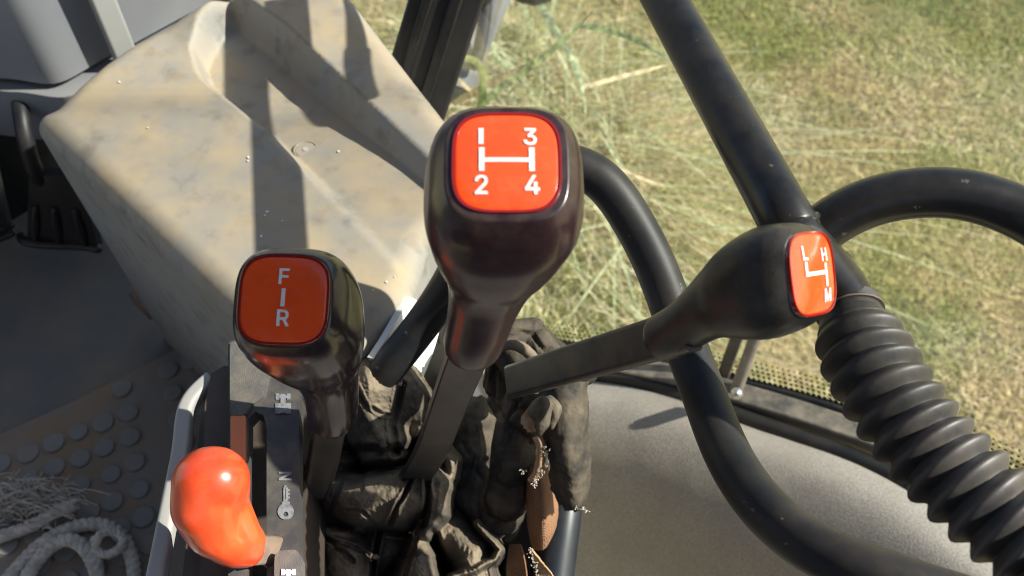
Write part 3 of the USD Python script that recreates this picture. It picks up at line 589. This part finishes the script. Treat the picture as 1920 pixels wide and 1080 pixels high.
rg_marks = [('letter', glyph('L', -.0085, .0108, .0068)), ('letter', glyph('H', .0095, .0090, .0064)), ('letter', glyph('M', .0098, -.0118, .0064)),
    ('gate_pattern', onto(shapely.union_all([sg.box(-.0098, -.0010, -.0078, .0062), sg.box(-.0098, -.0010, .0098, .0010), sg.box(.0088, -.0072, .0108, .0046)]), .0205))]
R0 = W(1236, 634, .445); R1 = W(1521, 513, .374); RS = W(1005, 702, .555)
build_lever('range_lever', 'leaning black lever with L, H, M on its orange end, beside the bellows', R0, R0 - RS, R1, camv((.66, .06, .75)), UPV + RGT * -.12, M['knob_rough'], rg_marks,
    [R0 + (R0 - RS) * .2, R0, (R0 + RS) / 2, RS, RS - (R0 - RS) * .25], rect(.022, .0105, .003), UPV, scale=.835, fat=.95, lift=.005)

# ------------------------------------------------------------------ grab rail
gr = thing('grab_rail', 'bent black tube handrail looping behind the numbered lever', 'handrail', W(740, 690, .64))
RP = [(690, 752, .705), (745, 668, .638), (795, 604, .632), (850, 520, .605), (900, 425, .565), (960, 345, .55), (1020, 312, .545), (1080, 312, .545), (1130, 340, .545), (1180, 405, .545), (1225, 490, .542), (1260, 580, .535), (1290, 660, .525), (1320, 740, .51), (1350, 820, .49), (1392, 900, .468), (1455, 975, .445), (1540, 1035, .425), (1650, 1080, .41), (1800, 1130, .40), (2000, 1180, .395), (2300, 1210, .40)]
obj('rail_tube', tube([W(*p) for p in RP], .0129, 160, 28), M['rail_paint'], gr, smooth=True)

# ------------------------------------------------------------------ upper bar, curved arm, bellows
hb = thing('bellows_bar', 'black cross tube with a curved branch and ribbed rubber bellows', 'control bar', W(1500, 420, .42))
a0, a1 = W(1247, 0, .515), W(1478, 420, .412)
dirn = (a1 - a0) / np.linalg.norm(a1 - a0)
a2 = W(1592, 568, .422)
obj('bar_tube', tube([a0 - dirn * .27, a1 + dirn * .006], .0129, 20, 28, smooth=False, roundends=False), M['black_paint'], hb, smooth=True)
obj('lower_tube', tube([a1 + dirn * .008, W(1548, 505, .416), a2, W(1610, 640, .42)], .0122, 20, 24), M['black_paint'], hb, smooth=True)
obj('curved_arm', tube([W(1500, 470, .432), W(1540, 430, .43), W(1610, 388, .425), W(1700, 364, .42), W(1800, 364, .415), W(1910, 398, .41), W(2030, 480, .40), W(2120, 620, .395), W(2160, 800, .39)], .0120, 80, 26), M['black_paint'], hb, smooth=True)
obj('weld_bead', tube([W(1497, 425, .402), W(1520, 412, .403), W(1530, 405, .41)], .0022, 12, 8), M['black_paint'], hb)
obj('lug', box(W(1577, 492, .425), RGT, UPV, -FWD, .007, .010, .012, .002), M['black_paint'], hb)
BP = spline([W(1588, 562, .424), W(1612, 640, .41), W(1665, 738, .392), W(1742, 838, .376), W(1850, 945, .358), W(1985, 1060, .34), W(2150, 1195, .315)], 1400)
s = np.concatenate([[0], np.cumsum(np.linalg.norm(np.diff(BP, axis=0), axis=1))]); t_, u_, w_ = frames(BP)
pitch = .0100; ph = (s - .0225) / pitch
wave = .45 * (.5 + .5 * np.cos(2 * np.pi * ph)) + .55 * np.abs(np.cos(np.pi * ph)) ** .9
env = np.interp(s, [0, .016, .02, .035, .3], [0, 0, .55, 1, 1])
rad = np.where(s < .016, np.interp(s, [0, .0015, .0055, .0065, .0075, .0105, .012, .016], [.0130, .0155, .0155, .0144, .0148, .0152, .0160, .0176]), .0180 + (.0056 * wave) * env)
rad = rad * np.interp(s, [0, .05, .25], [.97, .90, .84])
th = np.linspace(0, 2 * np.pi, 40, endpoint=False)
obj('bellows', loft([c + r * (np.cos(th)[:, None] * u + np.sin(th)[:, None] * w) for c, r, u, w in zip(BP, rad, u_, w_)]), M['rubber'], hb, smooth=True)
kc = int(np.searchsorted(s, .0072)); obj('clamp_band', loft([BP[k] + .01575 * (np.cos(th)[:, None] * u_[k] + np.sin(th)[:, None] * w_[k]) for k in range(kc - 4, kc + 6)]), M['stem'], hb)

hl = thing('hand_lever', 'thin lever above the picture whose rod-shaped shadow falls on the console', 'lever', W(1150, -260, .55))
sh = lambda x, y: WZ(x, y, .372) + SUN * .35
obj('lever_rod', tube([sh(662, 110), sh(661, 40), sh(657, -60), sh(640, -330)], .0062, 16, 12), M['black_paint'], hl)
obj('lever_tip', tube([sh(663, 100), sh(665, 140), sh(672, 165), sh(680, 182)], [.0078, .0080, .0078, .0070], 16, 12), M['knob_rough'], hl)

# ------------------------------------------------------------------ torn leather gaiters
g1 = thing('lever_gaiter', 'crumpled cracked leather gaiter around the foot of the two left levers', 'gaiter', W(720, 950, .62))
def G(rows): return [[W(*p) for p in r] for r in rows]
def roll(path, pinch=(), n=170, seg=96, flat_=.82, amp=.0016, seed=0):
    p = np.array([[*W(x, y, d), rpx(r, d)] for x, y, d, r in path]); q = spline(p, n); c, r = q[:, :3], q[:, 3].copy(); ss = np.linspace(0, 1, n)
    th = np.linspace(0, 2 * np.pi, seg, endpoint=False); t, u, w = frames(c, -FWD); rings = []
    for k in range(n):
        rr = np.full(seg, r[k])
        for s0, dp, wd, sk in pinch: rr = rr * (1 - dp * np.exp(-((ss[k] - s0 - sk * np.sin(th)) / wd) ** 2))
        rr = rr * (1 - .06 * np.maximum(0, np.sin(3 * th + 9 * ss[k]) ) )
        rings.append(c[k] + rr[:, None] * (flat_ * np.cos(th)[:, None] * u[k] + np.sin(th)[:, None] * w[k]))
    e = np.linspace(1, .15, 5)[1:]
    r0 = rings[0].mean(0); r1 = rings[-1].mean(0)
    rings = [r0 + (rings[0] - r0) * q_ for q_ in e[::-1]] + rings + [r1 + (rings[-1] - r1) * q_ for q_ in e]
    return leathery(noisy(loft(rings), amp * .6, 55, seed, True), seed)
def skin(x0, x1, y0, y1, step, base, lumps, creases, seed, keep=None, k=130.):
    '''one draped sheet: folds follow the spines, sharp creases follow the lines'''
    X, Y = np.meshgrid(np.arange(x0, x1, step), np.arange(y0, y1, step), indexing='xy'); shp = X.shape
    wx = 9 * (meshkit.fbm(np.stack([X / 34., Y / 34., 0 * X + seed], -1), 3, seed) - .5); wy = 9 * (meshkit.fbm(np.stack([X / 34., Y / 34., 0 * X + 9 + seed], -1), 3, seed + 1) - .5)
    PXY = np.stack([X + wx, Y + wy], -1).reshape(-1, 2)
    def near(line):
        L = np.asarray(line, float); best = np.full(len(PXY), 1e9); val = np.zeros((len(PXY), L.shape[1] - 2))
        for a, b in zip(L[:-1], L[1:]):
            ab = b[:2] - a[:2]; t = np.clip(((PXY - a[:2]) @ ab) / max(ab @ ab, 1e-9), 0, 1); d = np.linalg.norm(PXY - a[:2] - t[:, None] * ab, axis=1); m = d < best
            best[m] = d[m]; val[m] = (a[2:] + t[:, None] * (b[2:] - a[2:]))[m]
        return best, val
    H = np.zeros(len(PXY)) + base(PXY[:, 0], PXY[:, 1]); acc = np.exp(k * H)
    for ln in lumps:
        d, v = near(ln); r, h = v[:, 0], v[:, 1]; acc = acc + np.exp(k * (h * np.sqrt(np.clip(1 - (d / r) ** 2, 0, 1)) ** .9)) - 1
    H = np.log(acc) / k
    for ln, wd, dp in creases:
        d, v = near([(*p, 1., 1.) if len(p) == 2 else p for p in ln]); H = H - dp * np.exp(-(d / wd) ** 2) + .35 * dp * np.exp(-((d - 2.2 * wd) / wd) ** 2)
    q = np.stack([X / 60., Y / 60., 0 * X + seed], -1).reshape(-1, 3)
    rg = 1 - np.abs(2 * meshkit.fbm(q * 1.4, 4, seed + 5) - 1) * 2; H = H + .0016 * rg + .0008 * (1 - np.abs(2 * meshkit.fbm(q * np.array([7., 3.5, 1]), 3, seed + 6) - 1) * 2) + .0005 * (2 * meshkit.fbm(q * 22, 3, seed + 7) - 1)
    D = .712 - H; V = EYE + D[:, None] * (FWD + RGT * ((X.ravel() - 960) / FPX)[:, None] + UPV * ((540 - Y.ravel()) / FPX)[:, None])
    ny, nx = shp; i = (np.arange(ny - 1)[:, None] * nx + np.arange(nx - 1)[None]).ravel(); f = np.vstack([np.stack([i, i + nx, i + nx + 1], -1), np.stack([i, i + nx + 1, i + 1], -1)])
    if keep is not None:
        c = np.stack([X.ravel() + .8 * wx.ravel(), Y.ravel() + .8 * wy.ravel()], -1)[f].mean(1); f = f[shapely.contains_xy(keep, c[:, 0], c[:, 1])]
    t = trimesh.Trimesh(V, f, process=False); t.remove_unreferenced_vertices(); return t
lumps = [[(618, 742, 78, .060), (690, 728, 84, .082), (752, 735, 68, .066)], [(690, 740, 76, .072), (716, 830, 58, .072)], [(590, 780, 55, .030), (615, 870, 55, .032)], [(770, 740, 52, .048), (785, 790, 45, .040)],
         [(622, 925, 44, .085), (680, 942, 62, .108), (742, 938, 64, .112), (784, 920, 54, .104)], [(800, 872, 24, .082), (826, 910, 30, .096), (820, 962, 30, .094), (796, 1000, 22, .080)], [(824, 832, 20, .066), (846, 866, 24, .076), (846, 896, 18, .074)],
         [(600, 985, 40, .045), (640, 1040, 56, .080), (668, 1130, 64, .090)], [(730, 1000, 50, .040), (700, 1060, 40, .045)], [(782, 1006, 14, .062), (788, 1045, 40, .088), (784, 1130, 78, .098)], [(842, 1000, 40, .060), (884, 1040, 44, .080), (900, 1120, 50, .086)],
         [(896, 982, 13, .066), (912, 1005, 14, .076), (936, 1030, 14, .082), (926, 1052, 14, .086), (890, 1068, 14, .090), (846, 1086, 13, .092)], [(880, 900, 60, .022), (900, 980, 60, .030)], [(560, 930, 60, .030), (570, 1100, 70, .035)]]
creases = [([(652, 700), (672, 738), (704, 800), (724, 838)], 3.5, .004), ([(752, 722), (748, 760), (738, 800), (742, 850)], 5, .007), ([(775, 690), (790, 712), (812, 740)], 4, .004), ([(700, 765), (718, 775), (735, 778)], 2.5, .003), ([(745, 845), (790, 842), (810, 800)], 9, .012), ([(600, 845), (660, 850), (738, 846)], 8, .010),
           ([(776, 880), (766, 915), (748, 945), (730, 985)], 3.2, .010), ([(800, 880), (802, 930), (796, 985)], 4, .012), ([(640, 900), (630, 930), (616, 955)], 3, .005), ([(650, 955), (680, 962), (700, 985)], 2.5, .003), ([(590, 975), (640, 985), (700, 992), (770, 998)], 6, .012), ([(712, 1000), (704, 1040), (700, 1085)], 4, .014), ([(782, 1006), (770, 1045), (756, 1090)], 3, .006), ([(812, 1000), (826, 1050), (836, 1090)], 6, .012), ([(560, 990), (620, 1010), (660, 1050)], 4, .006), ([(610, 1010), (650, 1020), (690, 1040)], 3, .005)]
def bse(x, y): return -.05 * smooth01(x, 850, 900) * (1 - smooth01(y, 880, 960)) - .03 * smooth01(620 - x, 0, 60) * smooth01(y, 880, 820)
sk = skin(548, 950, 655, 1130, 1.9, bse, lumps, creases, 4, sg.Polygon([(552, 700), (600, 672), (690, 664), (760, 674), (790, 700), (822, 750), (850, 800), (866, 860), (868, 930), (930, 970), (946, 1030), (940, 1126), (552, 1126)]))
obj('leather_skin', sk, M['leather'], g1, smooth=True)
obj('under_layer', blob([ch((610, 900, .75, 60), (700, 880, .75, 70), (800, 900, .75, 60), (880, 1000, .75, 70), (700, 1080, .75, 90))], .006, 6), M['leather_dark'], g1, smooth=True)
seam = [W(x, y, d) for x, y, d in [(664, 722, .643), (680, 756, .638), (702, 798, .635), (722, 836, .637)]]
sp = spline(seam, 90); ss = np.linspace(0, 1, 90); rr = .0030 + .0006 * np.abs(np.sin(ss * 28))
obj('stitched_seam', loft([c + r * (np.cos(th[::3])[:, None] * u + np.sin(th[::3])[:, None] * w) for c, r, u, w in zip(sp, rr, *frames(sp)[1:])]), M['leather'], g1, smooth=True)
def tuft(c, n, r, seed):
    g = np.random.default_rng(seed); out = []
    for _ in range(n):
        d = g.normal(size=3); d /= np.linalg.norm(d); c0 = c + g.normal(size=3) * r * .4; out.append(tube([c0, c0 + d * r * .35 + g.normal(size=3) * r * .12, c0 + d * r * .6], [.00035, .0003, .00015], 5, 4, roundends=False))
    return cat(out)
fray = [tuft(W(x, y, d), n, r, k) for k, (x, y, d, n, r) in enumerate([(748, 718, .644, 26, .003), (768, 674, .67, 22, .003), (704, 1044, .647, 22, .004), (777, 1000, .647, 14, .003)])]
tag(obj('frayed_thread', cat(fray), M['thread'], g1, smooth=False), kind='stuff')

def W2(x, y, d): return W(x, y, d + .05)
def ch2(*q): return [(W2(x, y, d), rpx(r, d + .05)) for x, y, d, r in q]
def G2(rows): return [[W2(*p) for p in r] for r in rows]
g2 = thing('torn_gaiter', 'torn black leather gaiter at the foot of the range lever, tan backing showing', 'gaiter', W2(1000, 900, .62))
K1 = [ch2((950, 650, .60, 34), (965, 625, .605, 26), (1000, 622, .61, 24)), ch2((955, 660, .60, 34), (990, 700, .59, 36), (990, 735, .585, 32)), ch2((1000, 625, .61, 28), (1020, 670, .605, 36), (1040, 700, .60, 36)), ch2((1020, 640, .615, 22), (1060, 680, .61, 28), (1100, 700, .61, 18)), ch2((930, 680, .62, 20), (930, 720, .62, 26), (960, 770, .61, 30)),
      ch2((985, 740, .60, 34), (975, 800, .60, 44), (960, 860, .60, 44), (950, 930, .61, 44)), ch2((880, 800, .66, 60), (890, 900, .65, 60), (930, 960, .63, 50))]
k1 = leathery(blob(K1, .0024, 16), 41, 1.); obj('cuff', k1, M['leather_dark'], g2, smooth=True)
obj('cuff_fold', noisy(tube([W2(930, 668, .565), W2(950, 648, .563), W2(975, 650, .562), W2(1000, 672, .562), W2(1010, 700, .563), W2(1008, 725, .566)], [.002, .0034, .004, .004, .0034, .0026], 40, 12), .0008, 150), M['leather'], g2, smooth=True)
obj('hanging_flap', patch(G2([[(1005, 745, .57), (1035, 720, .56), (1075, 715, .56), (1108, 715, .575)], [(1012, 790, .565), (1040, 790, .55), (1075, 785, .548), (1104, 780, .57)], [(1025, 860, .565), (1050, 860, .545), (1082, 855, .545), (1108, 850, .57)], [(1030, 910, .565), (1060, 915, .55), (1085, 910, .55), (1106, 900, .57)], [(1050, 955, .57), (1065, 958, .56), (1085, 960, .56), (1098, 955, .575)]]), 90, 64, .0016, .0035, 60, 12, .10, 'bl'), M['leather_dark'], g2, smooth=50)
obj('folded_corner', noisy(blob([ch2((1005, 770, .548, 16), (1020, 758, .546, 16), (1018, 790, .548, 14), (1012, 810, .55, 8)), ch2((1030, 752, .55, 12), (1042, 765, .55, 12), (1035, 800, .552, 9))], .002, 8), .0014, 120, 4), M['leather'], g2, smooth=True)
obj('torn_backing', patch(G2([[(972, 790, .556), (992, 762, .553), (1006, 752, .553)], [(978, 800, .555), (998, 790, .55), (1010, 785, .552)], [(990, 812, .556), (1003, 812, .553), (1012, 810, .553)]]), 24, 20, .0012, .0012, 150, 3, .15, 'lb'), M['backing'], g2, smooth=50)
obj('torn_backing', patch(G2([[(996, 822, .560), (1004, 818, .557), (1014, 814, .557)], [(1004, 845, .557), (1014, 842, .552), (1024, 838, .555)], [(1000, 880, .558), (1010, 880, .553), (1022, 872, .556)], [(982, 900, .562), (996, 905, .557), (1004, 900, .559)]]), 40, 18, .0012, .001, 150, 5, .10, 'lbr'), M['backing'], g2, smooth=50)
obj('torn_backing', patch(G2([[(990, 1028, .57), (998, 1028, .565)], [(998, 1050, .57), (1012, 1050, .563)], [(1004, 1085, .57), (1040, 1085, .565)], [(1004, 1120, .57), (1050, 1120, .565)]]), 30, 14, .0012, .001, 150, 8, .08, 'lr'), M['backing'], g2, smooth=50)
obj('inner_cloth', patch(G2([[(985, 880, .60), (1005, 872, .585), (1030, 878, .59)], [(985, 920, .60), (1012, 920, .575), (1044, 930, .595)], [(988, 980, .60), (1018, 985, .575), (1046, 975, .598)], [(1000, 1032, .61), (1015, 1034, .595), (1024, 1026, .60)]]), 40, 26, .0012, .001, 80, 15, .06, 'rb'), M['brown_cloth'], g2, smooth=50)
obj('inner_cloth', patch(G2([[(955, 1020, .61), (975, 1020, .605)], [(950, 1060, .61), (985, 1060, .60)], [(950, 1120, .61), (990, 1120, .60)]]), 12, 10, .0012, .001, 80, 5), M['brown_cloth'], g2, smooth=50)
obj('boot_base', tube([W2(1060, 930, .64), W2(1050, 1000, .63), W2(1035, 1100, .62), W2(1030, 1180, .61)], [.014, .015, .016, .017], 20, 20), M['blue_black'], g2, smooth=True)
obj('boot_base', blob([ch2((985, 960, .66, 50), (990, 1100, .65, 60)), ch2((900, 820, .70, 70), (920, 1000, .70, 90), (940, 1150, .70, 90)), ch2((840, 700, .72, 60), (880, 800, .71, 70))], .008, 4), M['seal'], g2, smooth=True)
fr2 = [tuft(W2(x + rng.normal(0, 2), y, d), 5, .0022, 100 + k) for k, (x, y, d) in enumerate([(1024, 838 + 6 * q, .551) for q in range(7)] + [(1018 - 3 * q, 882 + 5 * q, .553) for q in range(7)] + [(994 + 2 * q, 1030 + 8 * q, .562) for q in range(7)] + [(1086 + 3 * q, 952 + q, .555) for q in range(5)] + [(978, 884, .56), (985, 884, .56), (1002, 806, .548)])]
tag(obj('frayed_thread', cat(fr2), M['thread'], g2, smooth=False), kind='stuff')

# ------------------------------------------------------------------ outside: grass
def blades(n, x, y, h, wd, lean, seed, seg=3):
    g = np.random.default_rng(seed); z = gh(x, y) - .004
    az = g.uniform(0, 2 * np.pi, n); d = np.stack([np.cos(az), np.sin(az), 0 * az], -1); sd = np.stack([-np.sin(az), np.cos(az), 0 * az], -1)
    tw = g.uniform(-1.2, 1.2, n); sd = sd * np.cos(tw)[:, None] + d * np.sin(tw)[:, None]
    base = np.stack([x, y, z], -1); V = []
    for k in range(seg):
        q = k / seg; p = base + ZZ * (h * q * (1 - .25 * lean * q))[:, None] + d * (h * lean * q ** 1.6)[:, None]; w = (wd * (1 - .55 * q))[:, None] / 2
        V += [p - sd * w, p + sd * w]
    V.append(base + ZZ * (h * (1 - .25 * lean))[:, None] + d * (h * lean)[:, None])
    V = np.stack(V, 1); m = V.shape[1]; f = []
    for k in range(seg - 1): f += [[2 * k, 2 * k + 1, 2 * k + 3], [2 * k, 2 * k + 3, 2 * k + 2]]
    f.append([2 * seg - 2, 2 * seg - 1, 2 * seg]); f = (np.array(f)[None] + m * np.arange(n)[:, None, None]).reshape(-1, 3)
    return trimesh.Trimesh(V.reshape(-1, 3), f, process=False)
def scatter(n, seed, poly):
    g = np.random.default_rng(seed); lo_, hi_ = np.array(poly).min(0), np.array(poly).max(0); p = g.uniform(lo_, hi_, (int(n * 2.2), 2)); P = sg.Polygon(poly); p = p[shapely.contains_xy(P, p[:, 0], p[:, 1])]; return p[:n, 0], p[:n, 1]
vis = [WZ(x, y, GZ)[:2] for x, y in [(640, -120), (2050, -150), (2150, 300), (2100, 900), (1500, 900), (900, 760), (640, 480)]]
lawn = thing('lawn_grass', 'short sunlit olive and straw mown lawn beyond the window', 'grass', (1, 1.5, GZ), kind='stuff')
for nm, n, mt_, hh, ln, sd in (('short_blade', 150000, 'grass', (.018, .045), (.5, 1.6), 1), ('dry_blade', 90000, 'straw', (.015, .05), (.8, 2.6), 2), ('fresh_blade', 30000, 'green', (.02, .05), (.4, 1.5), 3)):
    x, y = scatter(n, sd, vis); n = len(x); g = np.random.default_rng(sd + 10)
    if nm != 'short_blade':
        k = meshkit.fbm(np.stack([x * 2.2, y * 2.2, 0 * x + sd], -1), 4, sd); kk = k + g.normal(0, .06, n) > .47; x, y = x[kk], y[kk]; n = len(x)
    tag(obj(nm, blades(n, x, y, g.uniform(*hh, n), g.uniform(.0022, .0045, n), g.uniform(*ln, n), sd + 20, 2), M[mt_], lawn, smooth=False), kind='stuff')
tall = thing('tall_grass', 'long rank grass growing close outside the window', 'grass', (0, .8, GZ), kind='stuff')
tp = [WZ(x, y, GZ + .15)[:2] for x, y in [(830, -20), (1020, 0), (1180, 120), (1330, 330), (1330, 720), (900, 700), (820, 300)]]
for nm, n, mt_, sd in (('long_blade', 3400, 'grass', 31), ('dry_stalk', 3600, 'straw', 32), ('green_blade', 2200, 'green', 33)):
    x, y = scatter(n, sd, tp); g = np.random.default_rng(sd); n = len(x)
    tag(obj(nm, blades(n, x, y, g.uniform(.10, .34, n) * g.uniform(.5, 1, n), g.uniform(.002, .006, n), g.uniform(.5, 1.8, n), sd, 6), M[mt_], tall, smooth=False), kind='stuff')
cl = [WZ(x, y, GZ + .25)[:2] for x, y in [(840, 60), (960, 20), (1200, 110), (1260, 330), (1050, 420), (850, 330)]]
for nm, n, mt_, sd, hh in (('pale_stalk', 170, 'straw', 51, (.18, .5)), ('pale_leaf', 120, 'blade', 52, (.2, .46)), ('green_leaf', 170, 'blade', 54, (.15, .42)), ('pale_stalk', 160, 'straw', 53, (.1, .3))):
    x, y = scatter(n, sd, cl); g = np.random.default_rng(sd); n = len(x)
    tag(obj(nm, blades(n, x, y, g.uniform(*hh, n), g.uniform(.0022, .0042, n) * (2 if 'leaf' in nm else 1), g.uniform(.5, 2.2, n), sd, 7), M[mt_], tall, smooth=False), kind='stuff')
def stalk(px, w, mt_, label, bend=.0):
    P = spline([W(x, y, d) for x, y, d in px], 24); t, u, w_ = frames(P); ww = np.interp(np.linspace(0, 1, 24), [0, .15, .7, 1], [w * .8, w, w * .8, w * .1])
    side = np.cross(t, EYE - P); side /= np.linalg.norm(side, axis=1)[:, None]; nn = np.cross(side, t)
    v = np.vstack([P - side * ww[:, None] / 2, P - nn * (ww * .12)[:, None], P + side * ww[:, None] / 2, P + nn * .0006]); n = 24; i = np.arange(n - 1); f = []
    for a in range(4):
        b = (a + 1) % 4; f += [np.stack([a * n + i, b * n + i, b * n + i + 1], -1), np.stack([a * n + i, b * n + i + 1, a * n + i + 1], -1)]
    m = trimesh.Trimesh(v, np.vstack(f), process=False); tag(obj('grass_blade', m, M[mt_], smooth=60), label, 'grass blade', 'long grass blades close outside the window')
stalk([(850, 260, 1.5), (960, 150, 1.28), (1040, 90, 1.2), (1112, 20, 1.14)], .013, 'blade', 'wide pale green blade slanting up from the big lever knob to the right')
stalk([(915, 250, 1.35), (905, 170, 1.3), (895, 118, 1.28), (860, 110, 1.28), (830, 122, 1.3)], .013, 'green', 'bright green blade bent over beside the black post')
stalk([(835, 125, 1.4), (870, 160, 1.36), (890, 175, 1.4)], .008, 'straw', 'short straw stalk crossing the dark gap by the black post')
stalk([(850, 195, 1.45), (930, 150, 1.35), (1000, 115, 1.3)], .011, 'straw', 'pale dry stalk lying just above the big lever knob')
stalk([(1010, 0, 1.6), (1050, 70, 1.5), (1080, 130, 1.45), (1098, 215, 1.4)], .012, 'blade', 'green blade hanging down left of the thick black cross tube')
stalk([(1080, 48, 1.5), (1150, 60, 1.45), (1220, 90, 1.4), (1260, 118, 1.4)], .009, 'blade', 'thin green blade reaching towards the thick black cross tube')
stalk([(1090, 165, 1.5), (1180, 140, 1.5), (1260, 120, 1.5)], .008, 'straw', 'long straw stalk ending behind the thick black cross tube')
stalk([(1130, 300, 1.5), (1190, 330, 1.5), (1260, 352, 1.5)], .007, 'straw', 'long straw stalk right of the grab rail bend')
# outside step of the tractor
os_ = thing('outside_step', 'grey metal tractor step outside the glass beside the black post', 'tractor step', W(860, 60, 1.6))
obj('step_plate', patch(G([[(800, -80, 1.75), (950, -80, 1.65)], [(800, 60, 1.6), (915, 50, 1.52)], [(800, 190, 1.5), (872, 165, 1.42)]]), 6, 6, .02, .0), M['step'], os_, smooth=False)
obj('step_side', patch(G([[(950, -80, 1.65), (1000, -80, 1.8)], [(915, 50, 1.52), (938, 45, 1.68)], [(872, 165, 1.42), (885, 175, 1.55)]]), 6, 6, .02, .0), M['dash'], os_, smooth=False)
obj('step_bar', tube([W(880, -60, 1.5), W(905, 0, 1.46), W(925, -50, 1.45)], .012, 10, 8), M['tyre'], os_)
obj('step_bar', tube([W(912, -40, 1.5), W(905, 60, 1.46), W(890, 120, 1.42)], .011, 10, 8), M['tyre'], os_)
lamp = thing('outside_lamp', 'dark round lamp housing at the top picture edge outside the glass', 'lamp', W(1000, -20, 1.3))
obj('housing', noisy(blob([[(W(1002, -26, 1.3), .028)], [(W(985, -24, 1.3), .024), (W(1015, -24, 1.3), .024)]], .006, 6), .0, 10), M['blue_black'], lamp, smooth=True)
